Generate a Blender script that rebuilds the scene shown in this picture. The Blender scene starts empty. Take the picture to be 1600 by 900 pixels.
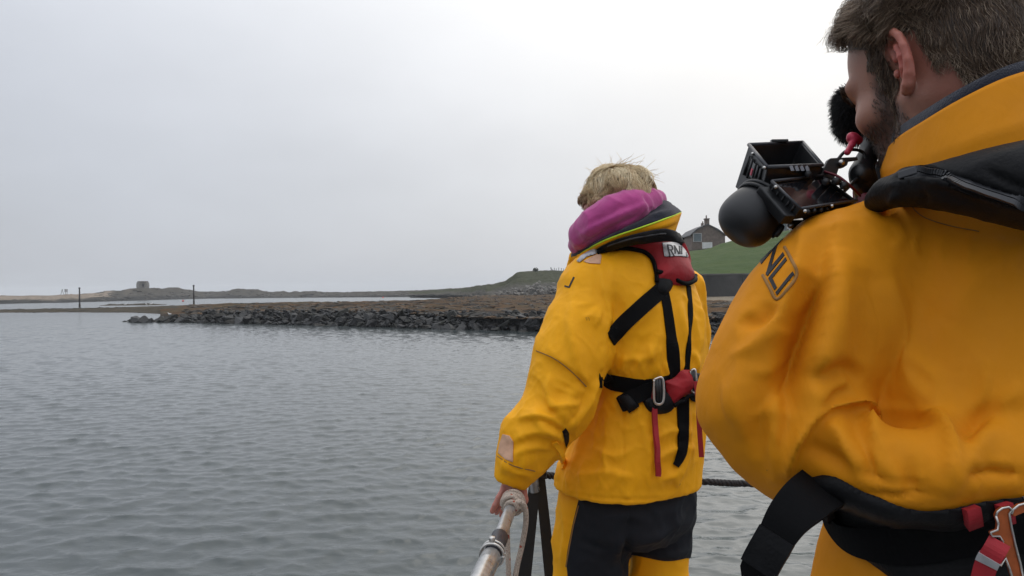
import bpy, bmesh, math, random
import numpy as np
import openvdb
from mathutils import Vector, Matrix, noise as mnoise
from mathutils.bvhtree import BVHTree

random.seed(7); RNG = np.random.default_rng(7)
scene = bpy.context.scene
COL = scene.collection
R = math.radians

# ------------------------------------------------------------------ camera
F = 1200.0                      # focal length in pixels of a 1600 x 900 picture
CAM = np.array([0.0, 0.0, 3.0]) # 3 m above the water, 1.34 m above the boat's deck
ROLL, PITCH = 0.0128, 0.0018
fw = np.array([0, math.cos(PITCH), math.sin(PITCH)])
up0 = np.array([0, -math.sin(PITCH), math.cos(PITCH)])
rt0 = np.array([1.0, 0, 0])
CX = rt0 * math.cos(ROLL) - up0 * math.sin(ROLL)
CU = up0 * math.cos(ROLL) + rt0 * math.sin(ROLL)
cam_d = bpy.data.cameras.new('camera'); cam_o = bpy.data.objects.new('camera', cam_d); COL.objects.link(cam_o)
cam_d.sensor_width = 36.0; cam_d.lens = F / 1600.0 * 36.0; cam_d.clip_start = 0.05; cam_d.clip_end = 30000
M = Matrix.Identity(4)
for i in range(3):
    M[i][0], M[i][1], M[i][2], M[i][3] = CX[i], CU[i], -fw[i], CAM[i]
cam_o.matrix_world = M
scene.camera = cam_o

# ------------------------------------------------------------------ sky, sun, exposure
SUN_AZ, SUN_EL = R(32), R(40)   # ahead and to the right, behind thin cloud
sun_dir = Vector((math.sin(SUN_AZ) * math.cos(SUN_EL), math.cos(SUN_AZ) * math.cos(SUN_EL), math.sin(SUN_EL)))
world = bpy.data.worlds.new('World'); scene.world = world; world.use_nodes = True
wt = world.node_tree; wt.nodes.clear()
def wn(t, **k):
    n = wt.nodes.new(t)
    for a, b in k.items(): setattr(n, a, b)
    return n
def wmath(op, a, b=None, c=None):
    n = wn('ShaderNodeMath', operation=op)
    for i, v in enumerate((a, b, c)):
        if v is None: continue
        if isinstance(v, (int, float)): n.inputs[i].default_value = v
        else: wt.links.new(v, n.inputs[i])
    return n.outputs[0]
w_out = wn('ShaderNodeOutputWorld'); w_bg = wn('ShaderNodeBackground')
w_sky = wn('ShaderNodeTexSky', sky_type='NISHITA', sun_disc=False, sun_elevation=SUN_EL, sun_rotation=SUN_AZ)
w_sky.air_density = 1.0; w_sky.dust_density = 3.0
w_tc = wn('ShaderNodeTexCoord')
w_dot = wn('ShaderNodeVectorMath', operation='DOT_PRODUCT'); wt.links.new(w_tc.outputs['Generated'], w_dot.inputs[0]); w_dot.inputs[1].default_value = sun_dir
w_sep = wn('ShaderNodeSeparateXYZ'); wt.links.new(w_tc.outputs['Generated'], w_sep.inputs[0])
el = wmath('MAXIMUM', w_sep.outputs[2], 0.0)
# soft cloud sheets, flattened towards the horizon
w_div = wn('ShaderNodeCombineXYZ')
den = wmath('ADD', el, 0.35)
wt.links.new(wmath('DIVIDE', w_sep.outputs[0], den), w_div.inputs[0]); wt.links.new(wmath('DIVIDE', w_sep.outputs[1], den), w_div.inputs[1])
w_noi = wn('ShaderNodeTexNoise'); w_noi.inputs['Scale'].default_value = 1.15; w_noi.inputs['Detail'].default_value = 5; w_noi.inputs['Roughness'].default_value = 0.5
wt.links.new(w_div.outputs[0], w_noi.inputs['Vector'])
cl = wmath('MULTIPLY', wmath('SUBTRACT', w_noi.outputs['Fac'], 0.5), 0.6)
glow = wmath('POWER', wmath('MAXIMUM', wmath('MULTIPLY_ADD', w_dot.outputs['Value'], 0.5, 0.5), 0.0), 6.0)
zen = wmath('MULTIPLY', wmath('POWER', el, 1.4), 1.0)          # an overcast sky brightens towards the zenith
lum = wmath('ADD', wmath('ADD', wmath('MULTIPLY_ADD', glow, 0.55, 0.46), zen), wmath('MULTIPLY', cl, wmath('ADD', el, 0.25)))
w_ramp = wn('ShaderNodeValToRGB')
w_ramp.color_ramp.elements[0].position = 0.15; w_ramp.color_ramp.elements[0].color = (0.925, 0.97, 1.06, 1)
w_ramp.color_ramp.elements[1].position = 0.75; w_ramp.color_ramp.elements[1].color = (1.0, 0.985, 0.955, 1)
wt.links.new(glow, w_ramp.inputs[0])
w_mul = wn('ShaderNodeVectorMath', operation='SCALE'); wt.links.new(w_ramp.outputs[0], w_mul.inputs[0]); wt.links.new(lum, w_mul.inputs['Scale'])
w_ns = wn('ShaderNodeVectorMath', operation='SCALE'); wt.links.new(w_sky.outputs[0], w_ns.inputs[0]); w_ns.inputs['Scale'].default_value = 0.006
w_add = wn('ShaderNodeVectorMath', operation='ADD'); wt.links.new(w_mul.outputs[0], w_add.inputs[0]); wt.links.new(w_ns.outputs[0], w_add.inputs[1])
wt.links.new(w_add.outputs[0], w_bg.inputs[0]); w_bg.inputs[1].default_value = 1.0
wt.links.new(w_bg.outputs[0], w_out.inputs[0])

sun_l = bpy.data.lights.new('sun', 'SUN'); sun_l.energy = 0.6; sun_l.angle = R(60); sun_l.color = (1.0, 0.95, 0.88)
sun_o = bpy.data.objects.new('sun', sun_l); COL.objects.link(sun_o)
sun_o.rotation_euler = sun_dir.to_track_quat('Z', 'Y').to_euler(); sun_o.location = (20, 20, 40)
vs = scene.view_settings
vs.view_transform = 'Standard'; vs.look = 'None'; vs.exposure = 0.0; vs.gamma = 1.0; vs.use_curve_mapping = False
scene.cycles.use_denoising = True
scene.cycles.max_bounces = 8
scene.cycles.volume_bounces = 1
scene.cycles.use_adaptive_sampling = True
scene.cycles.adaptive_threshold = 0.008

# ------------------------------------------------------------------ helpers: picture <-> place
def P(u, v, d):
    """point d metres in front of the camera seen at pixel (u, v)"""
    return CAM + fw * d + CX * ((u - 800) / F * d) + CU * ((450 - v) / F * d)
def pix(V):
    V = np.asarray(V, float) - CAM
    d = V @ fw
    d = np.where(np.abs(d) < 1e-6, 1e-6, d)
    return 800 + F * (V @ CX) / d, 450 - F * (V @ CU) / d, d
def ray(u, v):
    r = fw + CX * ((u - 800) / F) + CU * ((450 - v) / F)
    return r / np.linalg.norm(r)
def horizon_v(u): return 462.2 - 0.0128 * u
def ground(u, d, z):
    """point at height z on the vertical through pixel column u at depth d"""
    p = P(u, horizon_v(u), d); return np.array([p[0], p[1], z])

# ------------------------------------------------------------------ helpers: objects
def mesh_obj(name, verts, faces, mat=None, parent=None, smooth=True):
    me = bpy.data.meshes.new(name)
    V = np.asarray(verts, np.float32)
    if isinstance(faces, np.ndarray) and faces.ndim == 2:
        k = faces.shape[1]; n = len(faces)
        me.vertices.add(len(V)); me.vertices.foreach_set('co', V.ravel())
        me.loops.add(n * k); me.loops.foreach_set('vertex_index', faces.astype(np.int32).ravel())
        me.polygons.add(n); me.polygons.foreach_set('loop_start', np.arange(0, n * k, k, dtype=np.int32))
        me.update(calc_edges=True)
        me.validate()
    else:
        me.from_pydata([tuple(v) for v in V], [], [tuple(int(i) for i in f) for f in faces])
    if smooth: me.polygons.foreach_set('use_smooth', [True] * len(me.polygons))
    o = bpy.data.objects.new(name, me); COL.objects.link(o)
    if mat: me.materials.append(mat)
    if parent: o.parent = parent
    return o
def empty(name, loc=(0, 0, 0)):
    o = bpy.data.objects.new(name, None); COL.objects.link(o); o.location = loc; o.empty_display_size = 0.2
    return o
def tag(o, label=None, cat=None, group=None, kind=None):
    if label: o['label'] = label
    if cat: o['category'] = cat
    if group: o['group'] = group
    if kind: o['kind'] = kind
    return o
def child(o, parent):
    """parent without moving: every mesh here is written in world coordinates"""
    bpy.context.view_layer.update()
    o.parent = parent
    o.matrix_parent_inverse = parent_world(parent).inverted()
    return o
def parent_world(p):
    m = Matrix.Translation(p.location) @ p.rotation_euler.to_matrix().to_4x4()
    if p.parent is not None: m = parent_world(p.parent) @ p.matrix_parent_inverse @ m
    return m
def part(name, verts, faces, mat, parent, smooth=True):
    return child(mesh_obj(name, verts, faces, mat, None, smooth), parent)
def set_attr(o, name, vals):
    a = o.data.attributes.new(name, 'FLOAT', 'POINT'); a.data.foreach_set('value', np.asarray(vals, np.float32))
def flat(o):
    o.data.polygons.foreach_set('use_smooth', [False] * len(o.data.polygons))

class MB:
    """collects simple shapes into one mesh"""
    def __init__(s): s.v = []; s.f = []
    def add(s, verts, faces):
        n = len(s.v); s.v += [tuple(map(float, p)) for p in verts]; s.f += [tuple(i + n for i in f) for f in faces]; return s
    def box(s, c, size, Rm=None, bev=0.0):
        c = np.asarray(c, float); h = np.asarray(size, float) / 2
        Rm = np.eye(3) if Rm is None else Rm
        if bev <= 0:
            vs_ = [c + Rm @ (np.array([x, y, z]) * h) for x in (-1, 1) for y in (-1, 1) for z in (-1, 1)]
            return s.add(vs_, [(0, 1, 3, 2), (4, 6, 7, 5), (0, 4, 5, 1), (2, 3, 7, 6), (0, 2, 6, 4), (1, 5, 7, 3)])
        bm = bmesh.new(); bmesh.ops.create_cube(bm, size=1)
        for w in bm.verts: w.co = Vector((w.co.x * h[0] * 2, w.co.y * h[1] * 2, w.co.z * h[2] * 2))
        bmesh.ops.bevel(bm, geom=bm.edges[:], offset=bev, segments=2, profile=0.5, affect='EDGES')
        bm.verts.index_update()
        vs_ = [c + Rm @ np.array(w.co) for w in bm.verts]; fs = [tuple(w.index for w in f.verts) for f in bm.faces]
        bm.free(); return s.add(vs_, fs)
    def tube(s, pts, rad, n=10, cap=True, squash=1.0):
        pts = [np.asarray(p, float) for p in pts]; m = len(pts)
        rad = [rad] * m if np.isscalar(rad) else rad
        ref = None; vs_ = []
        for i in range(m):
            t = pts[min(i + 1, m - 1)] - pts[max(i - 1, 0)]; t /= np.linalg.norm(t) + 1e-12
            if ref is None:
                a = np.array([0, 0, 1.0]) if abs(t[2]) < 0.9 else np.array([1.0, 0, 0]); ref = np.cross(t, a)
            ref = ref - t * (ref @ t); ref /= np.linalg.norm(ref) + 1e-12; b = np.cross(t, ref)
            for k in range(n):
                a = 2 * math.pi * k / n; vs_.append(pts[i] + rad[i] * (math.cos(a) * ref + squash * math.sin(a) * b))
        fs = []
        for i in range(m - 1):
            for k in range(n):
                fs.append((i * n + k, i * n + (k + 1) % n, (i + 1) * n + (k + 1) % n, (i + 1) * n + k))
        if cap: fs.append(tuple(range(n - 1, -1, -1))); fs.append(tuple((m - 1) * n + k for k in range(n)))
        return s.add(vs_, fs)
    def build(s, name, mat, parent=None, smooth=False):
        o = mesh_obj(name, s.v, s.f, mat, None, smooth)
        if parent: child(o, parent)
        return o
def rotz(a): return np.array([[math.cos(a), -math.sin(a), 0], [math.sin(a), math.cos(a), 0], [0, 0, 1]])
def basis(x, y, z): return np.stack([np.asarray(x, float), np.asarray(y, float), np.asarray(z, float)], 1)
def unit(v): v = np.asarray(v, float); return v / np.linalg.norm(v)

def spline(pts, n):
    """Catmull-Rom through points, n samples"""
    pts = np.asarray(pts, float); m = len(pts)
    if m == 2: return pts[0] + (pts[1] - pts[0]) * np.linspace(0, 1, n)[:, None]
    Q = np.vstack([2 * pts[0] - pts[1], pts, 2 * pts[-1] - pts[-2]])
    L = np.concatenate([[0], np.cumsum(np.linalg.norm(np.diff(pts, axis=0), axis=1))]); L /= L[-1]
    out = []
    for s in np.linspace(0, 1, n):
        i = min(np.searchsorted(L, s, side='right') - 1, m - 2); t = (s - L[i]) / (L[i + 1] - L[i])
        a, b, c, d = Q[i], Q[i + 1], Q[i + 2], Q[i + 3]
        out.append(0.5 * ((2 * b) + (c - a) * t + (2 * a - 5 * b + 4 * c - d) * t * t + (3 * b - a - 3 * c + d) * t ** 3))
    return np.array(out)

# ------------------------------------------------------------------ helpers: implicit surfaces
class Field:
    def __init__(s, lo, hi, h):
        s.lo = np.asarray(lo, float); s.h = h
        s.n = np.ceil((np.asarray(hi, float) - s.lo) / h).astype(int) + 1
        s.a = np.full(s.n, 0.2, np.float32)
    def _sub(s, lo, hi, m):
        i0 = np.clip(np.floor((np.asarray(lo) - m - s.lo) / s.h).astype(int), 0, s.n)
        i1 = np.clip(np.ceil((np.asarray(hi) + m - s.lo) / s.h).astype(int) + 1, 0, s.n)
        sl = tuple(slice(a, b) for a, b in zip(i0, i1))
        ax = [(s.lo[k] + s.h * np.arange(i0[k], i1[k])).astype(np.float32) for k in range(3)]
        return sl, np.meshgrid(*ax, indexing='ij', sparse=True)
    def _mix(s, sl, d, k, op):
        A = s.a[sl]; d = d.astype(np.float32)
        if A.size == 0: return
        if op == 'add':
            if k > 0:
                h = np.clip(0.5 + 0.5 * (A - d) / k, 0, 1); s.a[sl] = A * (1 - h) + d * h - k * h * (1 - h)
            else: s.a[sl] = np.minimum(A, d)
        else:
            if k > 0:
                h = np.clip(0.5 - 0.5 * (A + d) / k, 0, 1); s.a[sl] = A * (1 - h) - d * h + k * h * (1 - h)
            else: s.a[sl] = np.maximum(A, -d)
    def cone(s, a, b, ra, rb, k=0.02, op='add', flatn=None, flats=1.0):
        a = np.asarray(a, float); b = np.asarray(b, float); m = max(ra, rb)
        sl, (X, Y, Z) = s._sub(np.minimum(a, b), np.maximum(a, b), m + k + 3 * s.h)
        ab = b - a; L2 = ab @ ab + 1e-12
        dx, dy, dz = X - a[0], Y - a[1], Z - a[2]
        t = np.clip((dx * ab[0] + dy * ab[1] + dz * ab[2]) / L2, 0, 1)
        ex, ey, ez = dx - t * ab[0], dy - t * ab[1], dz - t * ab[2]
        if flatn is not None:
            q = (ex * flatn[0] + ey * flatn[1] + ez * flatn[2]) * (1 / flats - 1)
            ex, ey, ez = ex + q * flatn[0], ey + q * flatn[1], ez + q * flatn[2]
        d = np.sqrt(ex * ex + ey * ey + ez * ez) - (ra + t * (rb - ra))
        if flatn is not None and flats < 1: d = d * (0.5 + 0.5 * flats)
        s._mix(sl, d, k, op); return s
    def chain(s, pts, rad, k=0.02, op='add', **kw):
        for i in range(len(pts) - 1): s.cone(pts[i], pts[i + 1], rad[i], rad[i + 1], k, op, **kw)
        return s
    def ell(s, c, r, Rm=None, k=0.02, op='add'):
        c = np.asarray(c, float); r = np.asarray(r, float); m = r.max()
        Rm = np.eye(3) if Rm is None else Rm
        sl, (X, Y, Z) = s._sub(c, c, m + k + 3 * s.h)
        dx, dy, dz = X - c[0], Y - c[1], Z - c[2]
        l = [dx * Rm[0, j] + dy * Rm[1, j] + dz * Rm[2, j] for j in range(3)]
        k0 = np.sqrt(sum((l[j] / r[j]) ** 2 for j in range(3))); k1 = np.sqrt(sum((l[j] / r[j] ** 2) ** 2 for j in range(3))) + 1e-9
        s._mix(sl, k0 * (k0 - 1) / k1, k, op); return s
    def loft(s, secs, k=0.02, p=2.4, op='add'):
        """secs: rows (z, cx, cy, a, b, yaw) from top to bottom or bottom to top"""
        S = np.asarray(sorted(secs), float); z = S[:, 0]
        m = max(S[:, 3].max(), S[:, 4].max())
        lo = [S[:, 1].min(), S[:, 2].min(), z[0]]; hi = [S[:, 1].max(), S[:, 2].max(), z[-1]]
        sl, (X, Y, Z) = s._sub(lo, hi, m + k)
        zz = Z.ravel()
        dens = np.linspace(z[0], z[-1], 160)
        def ip(c):
            fine = np.interp(dens, z, S[:, c]); ker = np.hanning(23); ker /= ker.sum()
            fine = np.convolve(np.pad(fine, 11, mode='edge'), ker, 'valid')
            return np.interp(zz, dens, fine)[None, None, :]
        cx, cy, a, b, yw = (ip(c) for c in range(1, 6))
        dx, dy = X - cx, Y - cy; co, si = np.cos(yw), np.sin(yw)
        lx, ly = dx * co + dy * si, -dx * si + dy * co
        q = (np.abs(lx / a) ** p + np.abs(ly / b) ** p) ** (1 / p)
        d = (q - 1) * np.minimum(a, b)
        dzc = np.maximum(z[0] - Z, Z - z[-1]); r = 0.03
        d = np.maximum(d, dzc + 0 * d)
        s._mix(sl, d, k, op); return s
    def halfspace(s, p, n):
        """cut away everything on the side n points to"""
        sl, (X, Y, Z) = s._sub(s.lo, s.lo + s.n * s.h, 0)
        d = (X - p[0]) * n[0] + (Y - p[1]) * n[1] + (Z - p[2]) * n[2]
        s.a[sl] = np.maximum(s.a[sl], d); return s
    def smooth(s, it=1):
        for _ in range(it):
            a = s.a
            for ax in range(3):
                b = a.copy(); n = a.shape[ax]
                i1 = [slice(None)] * 3; i0 = [slice(None)] * 3; i2 = [slice(None)] * 3
                i1[ax] = slice(1, n - 1); i0[ax] = slice(0, n - 2); i2[ax] = slice(2, n)
                b[tuple(i1)] = 0.25 * a[tuple(i0)] + 0.5 * a[tuple(i1)] + 0.25 * a[tuple(i2)]
                a = b
            s.a = a
        return s
    def mesh(s):
        a = s.a.copy()
        a[0] = a[-1] = 0.1; a[:, 0] = a[:, -1] = 0.1; a[:, :, 0] = a[:, :, -1] = 0.1
        g = openvdb.FloatGrid(0.2); g.copyFromArray(np.ascontiguousarray(a))
        pts, tri, quad = None, None, None
        out = g.convertToPolygons(isovalue=0.0, adaptivity=0.0)
        pts, tri, quad = out
        V = np.asarray(pts, float) * s.h + s.lo
        Fq = np.asarray(quad, np.int64)
        a0 = V[Fq[:, 0]]; vol = np.einsum('ij,ij->', a0 - V.mean(0), np.cross(V[Fq[:, 2]] - a0, V[Fq[:, 3]] - V[Fq[:, 1]]))
        if vol < 0: Fq = Fq[:, ::-1]
        return V, Fq
def vnormals(V, Fq):
    a = V[Fq[:, 2]] - V[Fq[:, 0]]; b = V[Fq[:, 3 if Fq.shape[1] == 4 else 1]] - V[Fq[:, 1 if Fq.shape[1] == 4 else 0]]
    if Fq.shape[1] == 3: a, b = V[Fq[:, 1]] - V[Fq[:, 0]], V[Fq[:, 2]] - V[Fq[:, 0]]
    n = np.cross(a, b); N = np.zeros_like(V)
    for k in range(Fq.shape[1]): np.add.at(N, Fq[:, k], n)
    return N / (np.linalg.norm(N, axis=1, keepdims=True) + 1e-12)
def relax(V, Fq, it=3, lam=0.5):
    E = np.vstack([Fq[:, [i, (i + 1) % Fq.shape[1]]] for i in range(Fq.shape[1])]); n = len(V)
    cnt = np.bincount(E.ravel(), minlength=n)[:, None].astype(float)
    for _ in range(it):
        S = np.zeros_like(V); np.add.at(S, E[:, 0], V[E[:, 1]]); np.add.at(S, E[:, 1], V[E[:, 0]])
        V = V + lam * (S / np.maximum(cnt, 1) - V)
    return V
def seg_dist(U, Vv, poly):
    """distance, signed side and run length of pixels to a polyline"""
    poly = np.asarray(poly, float); best = np.full(len(U), 1e9); side = np.zeros(len(U)); tt = np.zeros(len(U))
    L = np.concatenate([[0], np.cumsum(np.linalg.norm(np.diff(poly, axis=0), axis=1))])
    for i in range(len(poly) - 1):
        a, b = poly[i], poly[i + 1]; ab = b - a; l2 = ab @ ab + 1e-9
        t = np.clip(((U - a[0]) * ab[0] + (Vv - a[1]) * ab[1]) / l2, 0, 1)
        ex, ey = U - a[0] - t * ab[0], Vv - a[1] - t * ab[1]; d = np.hypot(ex, ey)
        m = d < best
        best[m] = d[m]; side[m] = np.sign(ab[0] * (Vv - a[1]) - ab[1] * (U - a[0]))[m]; tt[m] = ((L[i] + t * (L[i + 1] - L[i])) / L[-1])[m]
    return best, side, tt
def folds(V, Fq, specs, taper=0.6, gain=1.45):
    """cloth folds: (polyline, w on the right of travel, w on the left, height m) seen on the side facing the camera"""
    N = vnormals(V, Fq); vd = V - CAM; vd /= np.linalg.norm(vd, axis=1, keepdims=True)
    face = np.clip(-(N * vd).sum(1) * 2.5 + 0.25, 0, 1)
    U, W, _ = pix(V); disp = np.zeros(len(V))
    for sp in specs:
        poly, wr, wl, h = sp[:4]
        pl = spline(poly, max(3, 5 * len(poly))) if len(poly) > 2 else np.asarray(poly, float)
        m = 3 * max(wr, wl)
        idx = np.where((U > pl[:, 0].min() - m) & (U < pl[:, 0].max() + m) & (W > pl[:, 1].min() - m) & (W < pl[:, 1].max() + m) & (face > 0))[0]
        if len(idx) == 0: continue
        d, sd, t = seg_dist(U[idx], W[idx], pl)
        w = np.where(sd > 0, wr, wl)
        tp = np.clip(np.sin(np.pi * np.clip(t, 0.015, 0.985)), 0, 1) ** taper
        disp[idx] += gain * h * ((0.5 * np.exp(-(d / w) ** 2) + 0.5 * np.exp(-1.6 * d / w)) if h > 0 else np.exp(-(d / w) ** 2)) * tp * face[idx]
    return V + N * disp[:, None]
def gathers(lines, seed, h0, h1, w0, w1, bend=6):
    """many short crisp pull creases: lines are (start, end) pixel pairs, slightly bent and uneven"""
    rg = np.random.default_rng(seed); out = []
    for a, b_ in lines:
        a, b_ = np.array(a, float), np.array(b_, float); n = np.array([-(b_ - a)[1], (b_ - a)[0]]) / (np.linalg.norm(b_ - a) + 1e-9)
        mid = (a + b_) / 2 + n * rg.normal(0, bend); e = a + (b_ - a) * rg.uniform(0.7, 1.15)
        w = rg.uniform(w0, w1); q = rg.uniform(1.2, 2.6); out.append(([tuple(a), tuple(mid), tuple(e)], w, w * q, rg.uniform(h0, h1)) if rg.random() < 0.5 else ([tuple(a), tuple(mid), tuple(e)], w * q, w, rg.uniform(h0, h1)))
    return out
def crumple(V, Fq, amp, scale, seed=0, stretch=(1, 1, 1), ridged=True, octaves=3):
    N = vnormals(V, Fq); o = Vector((seed * 3.7, seed * 1.3, seed * 7.1)); st = stretch
    val = np.empty(len(V))
    for i, p in enumerate(V):
        q = Vector((p[0] * st[0], p[1] * st[1], p[2] * st[2])) * scale + o
        s = 0.0; a = 1.0
        for k in range(octaves):
            n = mnoise.noise(q); s += a * ((1 - abs(n) * 2.4) ** 3 if ridged and abs(n) < 0.416 else (0.0 if ridged else n)); q = q * 2.03; a *= 0.5
        val[i] = s
    val -= val.mean()
    return V + N * (amp * val)[:, None]
def bvh_of(V, Fq): return BVHTree.FromPolygons([tuple(p) for p in V], [tuple(int(i) for i in f) for f in Fq])
def cast(bvh, u, v, default=None):
    d = ray(u, v); h = bvh.ray_cast(Vector(CAM), Vector(d))
    if h[0] is None: return None
    n = np.array(h[1]);
    if n @ d > 0: n = -n
    return np.array(h[0]), n
def cast_near(bvh, u, v, d):
    """like cast, but just past the outline it takes the nearest point of the surface"""
    h = cast(bvh, u, v)
    if h is not None: return h
    q = bvh.find_nearest(Vector(P(u, v, d)))
    if q[0] is None: return None
    n = np.array(q[1]); p = np.array(q[0])
    return p, n
def clip(V, Fq, f):
    """the piece of a mesh where the vertex field f is positive, cut cleanly along f = 0"""
    out_v = [tuple(p) for p in V]; cache = {}; faces = []
    any_pos = (f[Fq] > 0)
    full = any_pos.all(1); mixed = any_pos.any(1) & ~full
    faces += [tuple(int(i) for i in q) for q in Fq[full]]
    for q in Fq[mixed]:
        poly = []
        for k in range(len(q)):
            i, j = int(q[k]), int(q[(k + 1) % len(q)])
            if f[i] > 0: poly.append(i)
            if (f[i] > 0) != (f[j] > 0):
                key = (min(i, j), max(i, j))
                if key not in cache:
                    t = f[key[0]] / (f[key[0]] - f[key[1]]); cache[key] = len(out_v)
                    out_v.append(tuple(V[key[0]] + t * (V[key[1]] - V[key[0]])))
                poly.append(cache[key])
        if len(poly) >= 3: faces.append(tuple(poly))
    used = sorted({i for q in faces for i in q}); mp = {o: n for n, o in enumerate(used)}
    return np.array([out_v[i] for i in used]), [tuple(mp[i] for i in q) for q in faces]
def poly_field(U, W, poly):
    """signed pixel distance to a closed polygon, positive inside"""
    poly = np.asarray(poly, float); cl_ = np.vstack([poly, poly[:1]])
    d, _, _ = seg_dist(U, W, cl_)
    ins = np.zeros(len(U), bool); j = len(poly) - 1
    for i in range(len(poly)):
        xi, yi = poly[i]; xj, yj = poly[j]
        c = ((yi > W) != (yj > W)) & (U < (xj - xi) * (W - yi) / (yj - yi + 1e-12) + xi); ins ^= c; j = i
    return np.where(ins, d, -d)
def ribbon(pts, nrm, width, th, n_across=3, bulge=0.0):
    """webbing: a thin closed band along pts, lying flat on a surface with normals nrm"""
    pts = np.asarray(pts, float); nrm = np.asarray(nrm, float); m = len(pts)
    width = np.full(m, width) if np.isscalar(width) else np.asarray(width)
    vs_ = []; fs = []; k = n_across
    for i in range(m):
        t = pts[min(i + 1, m - 1)] - pts[max(i - 1, 0)]; t /= np.linalg.norm(t) + 1e-12
        b = np.cross(t, nrm[i]); b /= np.linalg.norm(b) + 1e-12; n = np.cross(b, t)
        for j in range(k):
            s = j / (k - 1) * 2 - 1; vs_.append(pts[i] + b * width[i] / 2 * s + n * (th + bulge * (1 - s * s)))
        for j in range(k):
            s = 1 - j / (k - 1) * 2; vs_.append(pts[i] + b * width[i] / 2 * s - n * 0.004)
    q = 2 * k
    for i in range(m - 1):
        for j in range(q): fs.append((i * q + j, (i + 1) * q + j, (i + 1) * q + (j + 1) % q, i * q + (j + 1) % q))
    fs.append(tuple(range(q))); fs.append(tuple((m - 1) * q + j for j in range(q - 1, -1, -1)))
    return vs_, fs
def smooth_path(pts, nrm, it=4):
    if len(pts) == 0: return np.zeros((0, 3)), np.zeros((0, 3))
    pts = np.array(pts); nrm = np.array(nrm)
    for _ in range(it):
        pts[1:-1] = 0.25 * pts[:-2] + 0.5 * pts[1:-1] + 0.25 * pts[2:]
        nrm[1:-1] = 0.25 * nrm[:-2] + 0.5 * nrm[1:-1] + 0.25 * nrm[2:]
    nrm /= np.linalg.norm(nrm, axis=1, keepdims=True)
    return pts, nrm
def cast_path(bvh, poly, n, lift=0.0, it=3):
    pl = spline(poly, n); A = []; B = []
    for (u, v) in pl:
        h = cast(bvh, u, v)
        if h is None: continue
        A.append(h[0] + h[1] * lift); B.append(h[1])
    return smooth_path(A, B, it)
def puff(bvh, poly, height, edge, res=3.0, depth=None, base=0.002, back=0.006):
    """a stuffed or flat panel of outline poly (pixels) lying on a surface; has a back and closed edges"""
    poly = np.asarray(poly, float)
    u0, v0 = poly.min(0) - res * 2; u1, v1 = poly.max(0) + res * 2
    us = np.arange(u0, u1, res); vv = np.arange(v0, v1, res); nu, nv = len(us), len(vv)
    G = np.zeros((nv, nu, 3)); D = np.full((nv, nu), np.nan); NN = np.zeros((nv, nu, 3))
    for j, v in enumerate(vv):
        for i, u in enumerate(us):
            h = cast(bvh, u, v)
            if h is not None: D[j, i] = (h[0] - CAM) @ fw; NN[j, i] = h[1]
    for _ in range(60):                                   # fill misses from neighbours
        bad = np.isnan(D)
        if not bad.any(): break
        Dp = np.pad(D, 1, constant_values=np.nan); st = np.stack([Dp[:-2, 1:-1], Dp[2:, 1:-1], Dp[1:-1, :-2], Dp[1:-1, 2:]])
        c = (~np.isnan(st)).sum(0); mnv = np.where(c > 0, np.nansum(st, 0) / np.maximum(c, 1), np.nan)
        Np = np.pad(NN, ((1, 1), (1, 1), (0, 0))); sn = Np[:-2, 1:-1] + Np[2:, 1:-1] + Np[1:-1, :-2] + Np[1:-1, 2:]
        D[bad] = mnv[bad]; NN[bad] = sn[bad]
    for _ in range(3):
        Dp = np.pad(D, 1, mode='edge'); D = 0.5 * D + 0.125 * (Dp[:-2, 1:-1] + Dp[2:, 1:-1] + Dp[1:-1, :-2] + Dp[1:-1, 2:])
        Np = np.pad(NN, ((1, 1), (1, 1), (0, 0)), mode='edge'); NN = 0.5 * NN + 0.125 * (Np[:-2, 1:-1] + Np[2:, 1:-1] + Np[1:-1, :-2] + Np[1:-1, 2:])
    NN /= np.linalg.norm(NN, axis=2, keepdims=True) + 1e-9
    UU, VV = np.meshgrid(us, vv)
    f = poly_field(UU.ravel(), VV.ravel(), poly).reshape(nv, nu)
    base_p = np.array([[P(us[i], vv[j], D[j, i]) for i in range(nu)] for j in range(nv)])
    hgt = base + height * (1 - np.exp(-np.maximum(f, 0) / edge))
    top = (base_p + NN * hgt[..., None]).reshape(-1, 3)
    idx = np.arange(nu * nv).reshape(nv, nu)
    Fq = np.stack([idx[:-1, :-1], idx[1:, :-1], idx[1:, 1:], idx[:-1, 1:]], -1).reshape(-1, 4)
    cv, cf = clip(top, Fq, f.ravel())
    # back sheet and rim
    bidx = np.arange(len(cv))
    ed = {}
    for q in cf:
        for k in range(len(q)):
            e = (q[k], q[(k + 1) % len(q)]); ed[e] = 1
    rim = [e for e in ed if (e[1], e[0]) not in ed]
    vd = cv - CAM; vd /= np.linalg.norm(vd, axis=1, keepdims=True)
    n0 = len(cv); allv = np.vstack([cv, cv + vd * (back + base)]); fs = list(cf)
    fs += [tuple(i + n0 for i in reversed(q)) for q in cf]
    fs += [(b, a, a + n0, b + n0) for a, b in rim]
    return allv, fs
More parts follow.
